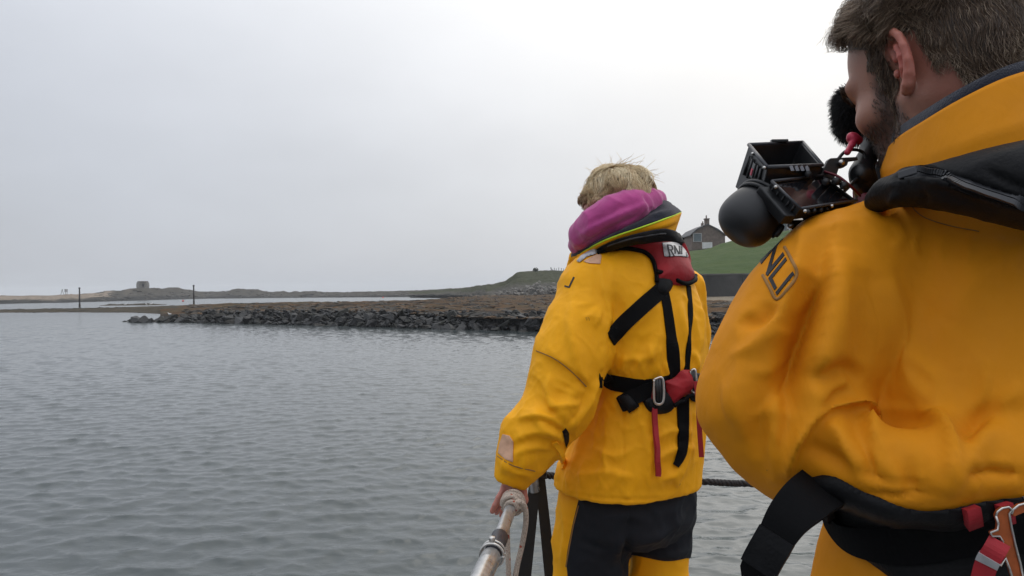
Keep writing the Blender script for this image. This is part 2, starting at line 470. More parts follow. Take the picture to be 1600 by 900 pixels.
# ------------------------------------------------------------------ materials
def new_mat(name):
    m = bpy.data.materials.new(name); m.use_nodes = True; t = m.node_tree
    return m, t, t.nodes['Principled BSDF']
def nd(t, typ, **k):
    n = t.nodes.new(typ)
    for a, b in k.items():
        if hasattr(n, a): setattr(n, a, b)
        else: n.inputs[a.replace('_', ' ')].default_value = b
    return n
def coords(t, scale=(1, 1, 1), kind='Object'):
    tc = t.nodes.new('ShaderNodeTexCoord'); mp = t.nodes.new('ShaderNodeMapping'); mp.inputs['Scale'].default_value = scale
    t.links.new(tc.outputs[kind], mp.inputs[0]); return mp.outputs[0]
def ramp(t, src, stops):
    r = t.nodes.new('ShaderNodeValToRGB'); e = r.color_ramp.elements
    while len(e) < len(stops): e.new(0.5)
    for i, (p, c) in enumerate(stops): e[i].position = p; e[i].color = (*c, 1)
    t.links.new(src, r.inputs[0]); return r.outputs[0]
def noise_tex(t, vec, scale, detail=4, rough=0.55, dist=0.0):
    n = t.nodes.new('ShaderNodeTexNoise'); n.inputs['Scale'].default_value = scale; n.inputs['Detail'].default_value = detail
    n.inputs['Roughness'].default_value = rough; n.inputs['Distortion'].default_value = dist
    t.links.new(vec, n.inputs['Vector']); return n.outputs['Fac']
def bump(t, b, src, strength, dist, prev=None):
    n = t.nodes.new('ShaderNodeBump'); n.inputs['Strength'].default_value = strength; n.inputs['Distance'].default_value = dist
    t.links.new(src, n.inputs['Height'])
    if prev is not None: t.links.new(prev, n.inputs['Normal'])
    t.links.new(n.outputs[0], b.inputs['Normal']); return n.outputs[0]
def mixc(t, fac, a, b):
    n = t.nodes.new('ShaderNodeMix'); n.data_type = 'RGBA'
    for s, v in ((0, fac), (6, a), (7, b)):
        if isinstance(v, (int, float)): n.inputs[s].default_value = v
        elif isinstance(v, tuple): n.inputs[s].default_value = (*v, 1)
        else: t.links.new(v, n.inputs[s])
    return n.outputs[2]
def mth(t, op, a, b=0.0):
    n = t.nodes.new('ShaderNodeMath'); n.operation = op
    for i, v in enumerate((a, b)):
        if isinstance(v, (int, float)): n.inputs[i].default_value = v
        else: t.links.new(v, n.inputs[i])
    return n.outputs[0]
def attr(t, name):
    n = t.nodes.new('ShaderNodeAttribute'); n.attribute_name = name; return n.outputs['Fac']
def plain(name, col, rough=0.6, metal=0.0, var=0.15, nscale=20.0, bmp=0.0, bscale=200.0, spec=0.5, bdist=0.001, sheen=0.0, scale=(1, 1, 1)):
    m, t, b = new_mat(name); b.inputs['Roughness'].default_value = rough; b.inputs['Metallic'].default_value = metal
    b.inputs['Specular IOR Level'].default_value = spec
    c = coords(t, scale); n = noise_tex(t, c, nscale, 5)
    lo = tuple(x * (1 - var) for x in col); hi = tuple(min(1, x * (1 + var)) for x in col)
    t.links.new(ramp(t, n, [(0.3, lo), (0.7, hi)]), b.inputs['Base Color'])
    rr = nd(t, 'ShaderNodeMapRange'); t.links.new(n, rr.inputs[0]); rr.inputs[3].default_value = max(0, rough - 0.1); rr.inputs[4].default_value = min(1, rough + 0.1)
    t.links.new(rr.outputs[0], b.inputs['Roughness'])
    if bmp > 0: bump(t, b, noise_tex(t, c, bscale, 3), bmp, bdist)
    if sheen > 0: b.inputs['Sheen Weight'].default_value = sheen
    return m
def cloth(name, col, rough=0.5, dirt=0.25, weave=900.0, crumple_s=55.0, soil=(0.25, 0.09, 0.01)):
    """coated waterproof fabric: fine weave, small crumples, scuffs and grime"""
    m, t, b = new_mat(name); b.inputs['Roughness'].default_value = rough; b.inputs['Specular IOR Level'].default_value = 0.2
    c = coords(t)
    big = noise_tex(t, c, 4.5, 5, 0.6, 0.4); mid = noise_tex(t, c, 38, 4, 0.6)
    base = mixc(t, mth(t, 'MULTIPLY', ramp(t, big, [(0.45, (0, 0, 0)), (0.8, (1, 1, 1))]), dirt), col, soil)
    base = mixc(t, mth(t, 'MULTIPLY', ramp(t, mid, [(0.5, (0, 0, 0)), (0.85, (1, 1, 1))]), dirt * 0.6), base, tuple(x * 0.72 for x in col))
    v = t.nodes.new('ShaderNodeTexVoronoi'); v.inputs['Scale'].default_value = 9; t.links.new(c, v.inputs['Vector'])
    sp = noise_tex(t, c, 120, 3)
    spots = mth(t, 'MULTIPLY', mth(t, 'LESS_THAN', v.outputs['Distance'], 0.06), mth(t, 'GREATER_THAN', sp, 0.52))
    base = mixc(t, mth(t, 'MULTIPLY', spots, 0.35), base, (0.08, 0.04, 0.02))
    t.links.new(base, b.inputs['Base Color'])
    w = nd(t, 'ShaderNodeMapRange'); t.links.new(mid, w.inputs[0]); w.inputs[3].default_value = rough - 0.12; w.inputs[4].default_value = rough + 0.15
    t.links.new(w.outputs[0], b.inputs['Roughness'])
    p = bump(t, b, noise_tex(t, c, weave, 2), 0.18, 0.0006)
    p = bump(t, b, noise_tex(t, coords(t, (1, 1, 0.6)), crumple_s, 3, 0.5, 0.6), 0.2, 0.004, p)
    bump(t, b, noise_tex(t, coords(t, (1, 1, 0.5)), crumple_s * 0.28, 2, 0.5, 0.8), 0.12, 0.012, p)
    return m

MAT = {}
MAT['yellow_w'] = cloth('golden_yellow_coated_fabric', (0.90, 0.405, 0.006), 0.64, 0.12)
MAT['yellow_m'] = cloth('worn_amber_coated_fabric', (0.68, 0.25, 0.004), 0.72, 0.26)
MAT['black_web'] = plain('black_webbing', (0.0035, 0.0036, 0.0042), 0.8, var=0.3, bmp=0.4, bscale=900, bdist=0.0008, spec=0.12)
MAT['black_fabric'] = plain('black_padded_fabric', (0.0045, 0.0046, 0.0055), 0.6, var=0.35, nscale=30, bmp=0.4, bscale=260, bdist=0.002, spec=0.2)
MAT['navy_fleece'] = plain('dark_navy_fleece', (0.012, 0.014, 0.024), 0.95, var=0.3, nscale=60, bmp=0.5, bscale=500, bdist=0.002, spec=0.1, sheen=0.25)
MAT['pink_fleece'] = plain('pink_fleece', (0.44, 0.066, 0.235), 0.95, var=0.10, nscale=40, bmp=0.45, bscale=420, bdist=0.002, spec=0.1, sheen=0.35)
MAT['red_fabric'] = plain('red_life_jacket_fabric', (0.30, 0.012, 0.018), 0.6, var=0.18, nscale=16, bmp=0.3, bscale=120, bdist=0.003, spec=0.3)
MAT['red_web'] = plain('red_webbing', (0.33, 0.012, 0.02), 0.7, var=0.2, bmp=0.4, bscale=900, bdist=0.0006)
MAT['lime'] = plain('lime_piping', (0.5, 0.72, 0.02), 0.6, var=0.08)
MAT['charcoal'] = cloth('charcoal_reinforced_fabric', (0.013, 0.0145, 0.019), 0.7, 0.2, soil=(0.03, 0.03, 0.032))
MAT['silver'] = plain('silver_reflective_tape', (0.42, 0.42, 0.43), 0.4, 0.35, var=0.18, nscale=60, bmp=0.2, bscale=400)
MAT['pale_tape'] = plain('pinkish_reflective_tape', (0.60, 0.35, 0.22), 0.55, 0.0, var=0.10, nscale=90, bmp=0.2, bscale=500)
MAT['ink'] = plain('black_print', (0.008, 0.008, 0.011), 0.6, var=0.2)
MAT['thread'] = plain('grey_brown_stitching', (0.30, 0.15, 0.04), 0.8, var=0.2)
MAT['steel'] = plain('scuffed_stainless_steel', (0.45, 0.45, 0.45), 0.3, 0.75, var=0.2, nscale=60, bmp=0.08, bscale=90)
MAT['buckle'] = plain('buckle_steel', (0.55, 0.53, 0.50), 0.3, 1.0, var=0.2, nscale=80)
MAT['orange'] = plain('copper_orange_anodised_buckle', (0.42, 0.105, 0.03), 0.42, 0.5, var=0.2, nscale=90, bmp=0.1, bscale=300)
MAT['black_metal'] = plain('black_painted_metal', (0.006, 0.006, 0.007), 0.45, var=0.3, bmp=0.1, bscale=200)
MAT['black_plastic'] = plain('black_camera_plastic', (0.007, 0.0072, 0.0085), 0.38, var=0.25, nscale=60, bmp=0.25, bscale=900, bdist=0.0004)
MAT['black_rubber'] = plain('black_rubber', (0.0085, 0.0088, 0.0105), 0.48, var=0.2, nscale=30, bmp=0.15, bscale=500, bdist=0.0005)
MAT['screen'] = plain('dark_glass_screen', (0.01, 0.01, 0.012), 0.06, var=0.1, spec=1.0); MAT['screen'].node_tree.nodes['Principled BSDF'].inputs['IOR'].default_value = 2.1
MAT['red_metal'] = plain('red_anodised_lever', (0.36, 0.02, 0.05), 0.4, 0.3, var=0.12)
MAT['dark_red'] = plain('dark_red_anodised_ring', (0.12, 0.008, 0.018), 0.4, 0.3, var=0.12)
MAT['fur'] = plain('dark_grey_fur', (0.010, 0.010, 0.0115), 0.9, var=0.5, nscale=150)

def skin_mat(name, base, red, dark):
    m, t, b = new_mat(name); c = coords(t)
    n = noise_tex(t, c, 60, 4); n2 = noise_tex(t, c, 14, 3)
    col = mixc(t, n2, tuple(x * 0.85 for x in base), tuple(min(1, x * 1.15) for x in base))
    col = mixc(t, mth(t, 'MULTIPLY', attr(t, 'flush_glow'), 0.75), col, red)
    col = mixc(t, mth(t, 'MULTIPLY', attr(t, 'stubble'), 0.85), col, dark)
    t.links.new(col, b.inputs['Base Color']); b.inputs['Roughness'].default_value = 0.52
    b.inputs['Subsurface Weight'].default_value = 0.25; b.inputs['Subsurface Radius'].default_value = (0.012, 0.004, 0.002); b.inputs['Subsurface Scale'].default_value = 0.6
    p = bump(t, b, noise_tex(t, c, 420, 3), 0.25, 0.0012); bump(t, b, n, 0.2, 0.003, p)
    return m
MAT['skin_m'] = skin_mat('weathered_skin', (0.33, 0.155, 0.105), (0.46, 0.09, 0.07), (0.06, 0.035, 0.025))
MAT['skin_w'] = skin_mat('fair_skin', (0.50, 0.26, 0.19), (0.50, 0.15, 0.12), (0.3, 0.16, 0.1))

def hair_mat(name, a, b_, c_):
    m, t, b = new_mat(name); f = attr(t, 'shade')
    t.links.new(ramp(t, f, [(0.0, a), (0.5, b_), (1.0, c_)]), b.inputs['Base Color'])
    b.inputs['Roughness'].default_value = 0.42; b.inputs['Specular IOR Level'].default_value = 0.45
    return m
MAT['hair_w'] = hair_mat('blonde_hair', (0.24, 0.14, 0.065), (0.66, 0.49, 0.27), (0.92, 0.80, 0.56))
MAT['hair_m'] = hair_mat('brown_grey_hair', (0.030, 0.018, 0.010), (0.125, 0.074, 0.042), (0.44, 0.34, 0.24))
MAT['beard'] = hair_mat('brown_beard_hair', (0.02, 0.012, 0.008), (0.05, 0.03, 0.018), (0.11, 0.075, 0.045))

# rope fibre: pale braid with red flecks laid along the strand
m, t, b = new_mat('braided_rope'); MAT['rope'] = m; b.inputs['Roughness'].default_value = 0.9
c = coords(t); n = noise_tex(t, c, 300, 3)
vor = t.nodes.new('ShaderNodeTexVoronoi'); vor.inputs['Scale'].default_value = 62; t.links.new(c, vor.inputs['Vector'])
fleck = mth(t, 'LESS_THAN', vor.outputs['Distance'], 0.20)
t.links.new(mixc(t, fleck, ramp(t, n, [(0.3, (0.30, 0.24, 0.19)), (0.7, (0.56, 0.47, 0.39))]), (0.34, 0.06, 0.03)), b.inputs['Base Color'])
wv = t.nodes.new('ShaderNodeTexVoronoi'); wv.inputs['Scale'].default_value = 330; t.links.new(c, wv.inputs['Vector'])
bump(t, b, wv.outputs['Distance'], 0.8, 0.0016)
MAT['dark_rope'] = plain('dark_tarred_rope', (0.02, 0.017, 0.017), 0.8, var=0.4, nscale=200, bmp=0.5, bscale=400)

# --- landscape
def water_mat():
    m, t, b = new_mat('sea_water'); b.inputs['Base Color'].default_value = (0.044, 0.055, 0.056, 1)
    b.inputs['IOR'].default_value = 1.333; b.inputs['Specular IOR Level'].default_value = 0.5
    c = coords(t, (1.0, 1.7, 1.0)); far = attr(t, 'far')
    n1 = noise_tex(t, c, 5.0, 4, 0.55, 0.5); n2 = noise_tex(t, coords(t, (0.55, 1.3, 1)), 1.3, 3, 0.5, 0.4); n3 = noise_tex(t, coords(t, (0.5, 1.0, 1)), 0.25, 3, 0.5)
    p = bump(t, b, n1, 0.16, 0.05)
    nb = nd(t, 'ShaderNodeBump'); nb.inputs['Distance'].default_value = 0.25; t.links.new(n2, nb.inputs['Height']); t.links.new(p, nb.inputs['Normal']); t.links.new(mth(t, 'MULTIPLY', far, 0.5), nb.inputs['Strength'])
    t.links.new(nb.outputs[0], b.inputs['Normal'])
    rr = nd(t, 'ShaderNodeMapRange'); t.links.new(far, rr.inputs[0]); rr.inputs[3].default_value = 0.03; rr.inputs[4].default_value = 0.20; t.links.new(rr.outputs[0], b.inputs['Roughness'])
    return m
MAT['water'] = water_mat()

def land(name, stops, scale=0.4, bmp=0.6, bscale=2.0, bdist=0.3, rough=0.95, zstops=None, zr=(0, 2), mapscale=(1, 1, 1), band=0):
    m, t, b = new_mat(name); b.inputs['Roughness'].default_value = rough; b.inputs['Specular IOR Level'].default_value = 0.2
    c = coords(t, mapscale); n = noise_tex(t, c, scale, 6, 0.62, 0.5)
    if band: n = mth(t, 'ADD', mth(t, 'MULTIPLY', n, 0.5), mth(t, 'MULTIPLY', noise_tex(t, coords(t, (band * 0.35, band, band)), 1.0, 5, 0.6, 0.8), 0.5))
    col = ramp(t, n, stops)
    if zstops:
        tc = t.nodes.new('ShaderNodeTexCoord'); sx = t.nodes.new('ShaderNodeSeparateXYZ'); t.links.new(tc.outputs['Object'], sx.inputs[0])
        mr = nd(t, 'ShaderNodeMapRange'); t.links.new(mth(t, 'ADD', sx.outputs[2], mth(t, 'MULTIPLY', mth(t, 'SUBTRACT', n, 0.5), (zr[1] - zr[0]) * 0.5)), mr.inputs[0]); mr.inputs[1].default_value, mr.inputs[2].default_value = zr
        r = t.nodes.new('ShaderNodeValToRGB'); e = r.color_ramp.elements
        e[0].position, e[0].color = zstops[0][0], (*zstops[0][1], 1); e[1].position, e[1].color = zstops[1][0], (*zstops[0][1], 0)
        t.links.new(mr.outputs[0], r.inputs[0]); col = mixc(t, r.outputs[1], col, zstops[0][1])
    t.links.new(col, b.inputs['Base Color'])
    if bmp: bump(t, b, noise_tex(t, c, bscale, 5, 0.65), bmp, bdist)
    return m
MAT['reef'] = land('seaweed_covered_reef', [(0.36, (0.008, 0.007, 0.005)), (0.44, (0.036, 0.021, 0.009)), (0.50, (0.088, 0.043, 0.013)), (0.56, (0.042, 0.030, 0.012)), (0.64, (0.12, 0.076, 0.036))], 0.55, 1.0, 1.6, 0.5, zstops=[(0.2, (0.012, 0.011, 0.009)), (0.6,)], zr=(0, 0.8), mapscale=(0.45, 1, 1), band=0.09)
MAT['spit'] = land('dark_weedy_spit', [(0.3, (0.015, 0.013, 0.009)), (0.55, (0.045, 0.034, 0.018)), (0.8, (0.07, 0.05, 0.028))], 0.3, 0.9, 1.0, 0.4)
MAT['far_land'] = None
MAT['rock'] = plain('dark_wet_boulder', (0.0085, 0.0088, 0.0092), 0.65, var=0.6, nscale=1.3, bmp=0.8, bscale=5, bdist=0.12)
MAT['rock2'] = plain('greenish_grey_boulder', (0.015, 0.0155, 0.0125), 0.85, var=0.65, nscale=1.6, bmp=0.8, bscale=5, bdist=0.12)
MAT['rock3'] = plain('brownish_boulder', (0.018, 0.016, 0.0125), 0.85, var=0.6, nscale=1.2, bmp=0.8, bscale=5, bdist=0.12)
MAT['core'] = plain('black_rock_core', (0.008, 0.008, 0.008), 0.9, var=0.4, nscale=2, bmp=0.8, bscale=4, bdist=0.2)
MAT['grass'] = land('mown_green_bank', [(0.3, (0.028, 0.050, 0.012)), (0.5, (0.046, 0.078, 0.018)), (0.75, (0.078, 0.098, 0.030))], 0.25, 0.8, 2.0, 0.4, mapscale=(0.6, 1, 1), band=0.12)
MAT['shingle'] = land('shingle_beach', [(0.3, (0.09, 0.075, 0.055)), (0.5, (0.17, 0.14, 0.10)), (0.75, (0.24, 0.20, 0.15))], 0.9, 0.7, 5.0, 0.2, mapscale=(0.4, 1, 1))
MAT['concrete'] = land('weathered_sea_wall_concrete', [(0.3, (0.042, 0.042, 0.042)), (0.5, (0.065, 0.064, 0.062)), (0.66, (0.10, 0.098, 0.094)), (0.8, (0.20, 0.195, 0.19))], 0.5, 0.3, 4.0, 0.05, mapscale=(0.7, 1, 0.5))
MAT['headland'] = None
def zoned(name, low, mid, high, sand, b1, b2):
    """terrain whose ground cover follows the attribute 'zone' (0 shore .. 1 top) and 'sand'"""
    m, t, b = new_mat(name); b.inputs['Roughness'].default_value = 0.95; b.inputs['Specular IOR Level'].default_value = 0.15
    c = coords(t, (0.6, 0.6, 1.0)); n = noise_tex(t, c, 0.16, 6, 0.65, 0.6); n2 = noise_tex(t, c, 1.1, 5, 0.7)
    z = mth(t, 'ADD', attr(t, 'zone'), mth(t, 'MULTIPLY', mth(t, 'SUBTRACT', n, 0.5), 0.35))
    col = ramp(t, z, [(0.0, low), (b1, low), (b1 + 0.08, mid), (b2, mid), (min(0.99, b2 + 0.1), high)])
    col = mixc(t, mth(t, 'MULTIPLY', attr(t, 'sand'), 1.0), col, sand)
    col = mixc(t, ramp(t, n2, [(0.42, (0.8, 0.8, 0.8)), (0.6, (0, 0, 0))]), col, mixc(t, 0.45, col, (0.02, 0.02, 0.016)))
    t.links.new(col, b.inputs['Base Color']); bump(t, b, n2, 0.8, 0.8)
    return m
MAT['far_land'] = zoned('far_shore_ground', (0.020, 0.019, 0.018), (0.065, 0.058, 0.048), (0.060, 0.053, 0.040), (0.30, 0.24, 0.185), 0.25, 0.55)
MAT['headland'] = zoned('headland_turf_and_rock', (0.020, 0.020, 0.018), (0.075, 0.070, 0.058), (0.046, 0.050, 0.022), (0.26, 0.22, 0.17), 0.12, 0.40)
MAT['post'] = plain('weathered_post', (0.035, 0.03, 0.03), 0.9, var=0.3, nscale=2)
MAT['stone'] = plain('old_sandstone', (0.115, 0.10, 0.08), 0.95, var=0.35, nscale=1.5, bmp=0.8, bscale=4, bdist=0.1)
MAT['house_stone'] = plain('brown_rubble_stone', (0.155, 0.120, 0.100), 0.95, var=0.3, nscale=2.2, bmp=0.7, bscale=5, bdist=0.05)
MAT['slate'] = plain('slate_roof', (0.07, 0.07, 0.075), 0.7, var=0.25, nscale=3, bmp=0.4, bscale=6, bdist=0.04)
MAT['glass'] = plain('window_glass', (0.10, 0.13, 0.14), 0.1, var=0.2, nscale=1)
MAT['white'] = plain('white_painted_render', (0.62, 0.62, 0.62), 0.8, var=0.12, nscale=2)
MAT['grey_timber'] = plain('grey_timber', (0.16, 0.15, 0.14), 0.9, var=0.3, nscale=4)
MAT['red_buoy'] = plain('red_buoy_plastic', (0.55, 0.035, 0.02), 0.5, var=0.1)
MAT['bird'] = plain('white_plumage', (0.7, 0.7, 0.68), 0.9, var=0.1)
MAT['leaf'] = plain('dull_green_leaf', (0.045, 0.05, 0.03), 0.9, var=0.4, nscale=8)
MAT['hull'] = plain('dark_blue_hull_paint', (0.02, 0.03, 0.06), 0.4, var=0.15)
MAT['deck'] = plain('grey_non_slip_deck', (0.22, 0.22, 0.22), 0.85, var=0.2, bmp=0.5, bscale=300)
MAT['boot'] = plain('black_rubber_boot', (0.015, 0.015, 0.016), 0.5, var=0.2)
# ------------------------------------------------------------------ sea
def build_sea():
    rows = np.concatenate([np.geomspace(4.0, 130, 1000), np.geomspace(136, 3600, 44)])
    cols = np.linspace(-R(46), R(46), 800)
    r, a = np.meshgrid(rows, cols, indexing='ij')
    X = r * np.sin(a); Y = r * np.cos(a); Z = np.zeros_like(X); DX = np.zeros_like(X); DY = np.zeros_like(X)
    sp = np.gradient(rows)[:, None] * np.ones_like(a); spa = r * (cols[1] - cols[0])
    rng = np.random.default_rng(3)
    for i in range(80):
        lam = 0.12 * (0.95 / 0.12) ** (rng.random() ** 1.15); k = 2 * math.pi / lam
        th = rng.normal(R(99), R(40))                       # short wind ripples coming in from seaward
        s = 0.0265 * (0.6 + 0.4 * min(1, (lam / 0.3))) * (1.0 if lam < 0.8 else 0.6)
        amp = s / k
        kx, ky = k * math.cos(th), k * math.sin(th)
        fade = np.clip((lam / (2.6 * np.maximum(sp * abs(math.sin(th)), spa * abs(math.cos(th)))) - 0.7) / 0.6, 0, 1)
        ph = kx * X + ky * Y + rng.random() * 6.28
        gust = 0.75 + 0.25 * np.sin(0.31 * X + 0.17 * Y + i) * np.sin(0.13 * X - 0.23 * Y + 2 * i)
        A_ = amp * fade * gust; Z += A_ * np.sin(ph); cq = A_ * np.cos(ph) * 1.7 / k; DX += kx * cq; DY += ky * cq
    X = X + DX; Y = Y + DY
    V = np.stack([X, Y, Z], -1).reshape(-1, 3); nr, nc = X.shape
    idx = np.arange(nr * nc).reshape(nr, nc)
    Fq = np.stack([idx[:-1, :-1], idx[1:, :-1], idx[1:, 1:], idx[:-1, 1:]], -1).reshape(-1, 4)[:, ::-1]
    far = np.clip((r.ravel() - 25) / 110, 0, 1)
    # the rest of the disc behind and beside the camera, plainly
    n0 = len(V); ang = np.linspace(R(46), R(314), 66); rr = np.array([0.05, 4.0, 8, 30, 120, 500, 1500, 3600])
    r2, a2 = np.meshgrid(rr, ang, indexing='ij')
    V2 = np.stack([r2 * np.sin(a2), r2 * np.cos(a2), np.zeros_like(r2)], -1).reshape(-1, 3)
    id2 = np.arange(len(V2)).reshape(r2.shape) + n0
    F2 = np.stack([id2[:-1, :-1], id2[1:, :-1], id2[1:, 1:], id2[:-1, 1:]], -1).reshape(-1, 4)[:, ::-1]
    o = mesh_obj('sea', np.vstack([V, V2]), np.vstack([Fq, F2]), MAT['water'])
    set_attr(o, 'far', np.concatenate([far, np.full(len(V2), 0.6)]))
    tag(o, kind='structure')
build_sea()

def fbm(x, y, s=1.0, seed=0.0, oct=4):
    return mnoise.fractal(Vector((x * s + seed, y * s - seed, seed * 0.7)), 0.9, 2.1, oct)

def strip(name, cols, prof, mat, nu, nt, rough=0.0, rs=0.1, seed=1.0, zone=None, back=True, sand=None):
    """terrain from columns (u, near depth, near z, far depth, far z): prof(t) shapes the rise from near to far"""
    C = np.asarray(cols, float); us = np.linspace(C[0, 0], C[-1, 0], nu); V = []; Zn = []; Sd = []
    for u in us:
        dn, zn, df, zf = (np.interp(u, C[:, 0], C[:, k]) for k in range(1, 5))
        for t in np.linspace(0, 1, nt):
            d = dn + (df - dn) * t; z = zn + (zf - zn) * prof(t)
            p = ground(u, d, z); e = min(1, t * 6 + 0.25)
            p[2] += rough * fbm(p[0], p[1], rs, seed) * e * (0.4 if t > 0.93 else 1)
            V.append(p); Zn.append(prof(t)); Sd.append(sand(u, t, z) if sand else 0)
        if back:
            p = ground(u, df + max(4.0, 0.05 * df), -1.5); V.append(p); Zn.append(0); Sd.append(0)
    m = nt + (1 if back else 0); idx = np.arange(nu * m).reshape(nu, m)
    Fq = np.stack([idx[:-1, :-1], idx[1:, :-1], idx[1:, 1:], idx[:-1, 1:]], -1).reshape(-1, 4)
    o = mesh_obj(name, np.array(V), Fq, mat); set_attr(o, 'zone', Zn); set_attr(o, 'sand', Sd)
    return tag(o, kind='structure')

# far shore with the low island; skyline and shore line read off the picture, turned into heights and depths
sky_l = [(-300, 462.5), (0, 461.6), (90, 461), (130, 459), (158, 456.6), (164, 454.6), (190, 454), (200, 451.6), (211, 449.8), (248, 449.4), (253, 451), (262, 449.4), (278, 448.4), (283, 450.8), (302, 453.6), (310, 455.4), (340, 455.4), (356, 454.4), (363, 452), (374, 450.6), (388, 452), (403, 452), (411, 454.6), (425, 456.2), (434, 455), (446, 455), (452, 456.8), (461, 454.4), (471, 456), (479, 454.4), (498, 455), (507, 456.6), (560, 456), (620, 454.6), (660, 453.6), (700, 451), (730, 449.6), (746, 446.5), (772, 444), (830, 442)]
shore = [(-300, 479), (0, 475), (100, 473), (200, 470), (250, 468.4), (320, 466.6), (420, 465.6), (500, 465), (600, 464.5), (700, 464), (760, 462.4), (830, 461.6)]
SK, SH = np.array(sky_l), np.array(shore); cols = []
for u in np.linspace(-300, 830, 420):
    vt, vsh = np.interp(u, SK[:, 0], SK[:, 1]), np.interp(u, SH[:, 0], SH[:, 1]); h = horizon_v(u)
    dn = 3600 / max(vsh - h, 7.5); df = dn + 60; cols.append((u, dn, -0.15, df, 3 + (h - vt) / F * df))
def far_sand(u, t, z):
    return 0.85 * max(0, min(1, (t - 0.40) / 0.12)) * max(0, min(1, (196 - u + 14 * math.sin(u * 0.13)) / 25)) * max(0, min(1, (1.0 - t) / 0.06 + (1 if u < 120 else 0)))
strip('far_shore', cols, lambda t: 0.55 * t + 0.45 * t * t * (3 - 2 * t), MAT['far_land'], 640, 30, 0.75, 0.16, 2.0, sand=far_sand)

# weedy reef flat behind the breakwater and the thin spit running off to the left
reef_cols = [(250, 90, -0.1, 140, 0.62), (300, 86, 0.55, 138, 0.98), (400, 78.5, 1.0, 124, 1.32), (500, 73, 1.12, 113, 1.5), (640, 65, 1.15, 113, 1.5), (680, 62.4, 0.95, 130, 1.52), (720, 59.8, 0.9, 170, 1.5), (760, 57.4, 0.88, 214, 1.42), (880, 53.0, 0.88, 216, 1.35), (1000, 51.2, 0.9, 150, 1.5), (1090, 50.4, 0.9, 94, 1.6), (1500, 48.8, 1.2, 94, 1.6), (3000, 48.8, 1.2, 94, 1.6)]
strip('reef_flat', reef_cols, lambda t: t ** 0.5, MAT['reef'], 520, 90, 0.26, 0.30, 5.0)
spit_cols = [(-350, 141, -0.1, 158, 0.22), (0, 137, -0.08, 151, 0.30), (100, 132, -0.08, 151, 0.36), (200, 125, -0.08, 150, 0.50), (262, 112, -0.08, 146, 0.70), (330, 100, -0.05, 140, 1.0)]
strip('weedy_spit', spit_cols, lambda t: min(1, t * 2.2) ** 0.8, MAT['spit'], 260, 16, 0.16, 0.25, 9.0)
strip('low_skerry', [(155, 206, -0.15, 214, 0.0), (175, 205, -0.1, 213, 0.32), (205, 205, -0.1, 213, 0.30), (232, 204, -0.1, 213, 0.5), (250, 204, -0.1, 212, 0.1), (262, 204, -0.2, 212, -0.1)], lambda t: min(1, t * 1.6), MAT['spit'], 60, 8, 0.2, 0.5, 4.0)

# weed-covered lumps all over the reef: nobody could count them
def clumps(name, n, cols_, smin, smax, mat, label, seed, u0, u1, bias=1.6):
    rg = np.random.default_rng(seed); C_ = np.asarray(cols_, float); mb = MB(); shp = [hull_rock(rg, 9, (1, 0.8, 0.42)) for _ in range(8)]
    for _ in range(n):
        u = rg.uniform(u0, u1); t = rg.random() ** bias; dn, zn, df, zf = (np.interp(u, C_[:, 0], C_[:, k]) for k in range(1, 5)); d = dn + (df - dn) * t
        z = zn + (zf - zn) * t ** (0.5 if name in ('dark_weed', 'orange_weed') else 1); s = rg.uniform(smin, smax); a = rg.uniform(0, 6.28); vs_, fs = shp[rg.integers(0, 8)]
        mb.add((vs_ * s * np.array([1.9, 1, 0.75])) @ rotz(a * 0.3).T + ground(u, d, z + 0.02), fs)
    o = mb.build(name, mat, None); tag(o, label, 'seaweed', kind='stuff')
def hull_rock(rng, n=13, squash=(1, 1, 0.75)):
    bm = bmesh.new()
    for _ in range(n):
        p = rng.normal(size=3); p /= np.linalg.norm(p); p *= rng.uniform(0.82, 1.08); bm.verts.new(Vector(p * np.array(squash)))
    bmesh.ops.convex_hull(bm, input=bm.verts[:])
    bmesh.ops.delete(bm, geom=[v for v in bm.verts if not v.link_faces], context='VERTS')
    bm.verts.index_update(); vs_ = np.array([v.co for v in bm.verts]); fs = [tuple(v.index for v in f.verts) for f in bm.faces]; bm.free()
    return vs_, fs
clumps('dark_weed', 2600, reef_cols, 0.18, 0.5, plain('dark_bladder_weed', (0.020, 0.015, 0.009), 0.8, var=0.5, nscale=1), 'dark brown seaweed clumps over the reef flat', 31, 290, 1300)
clumps('orange_weed', 1300, reef_cols, 0.16, 0.42, plain('orange_brown_weed', (0.070, 0.036, 0.012), 0.85, var=0.45, nscale=1), 'orange brown seaweed clumps over the reef flat', 32, 300, 1300)
clumps('spit_weed', 700, spit_cols, 0.2, 0.55, plain('olive_dark_weed', (0.024, 0.020, 0.012), 0.85, var=0.5, nscale=1), 'dark weed clumps along the thin spit', 33, -300, 320, 1.0)
clumps('island_rocks', 900, cols, 0.4, 1.3, plain('grey_island_rock', (0.055, 0.050, 0.043), 0.9, var=0.5, nscale=0.4), 'grey rocks scattered over the far low island', 34, 150, 800, 0.7)

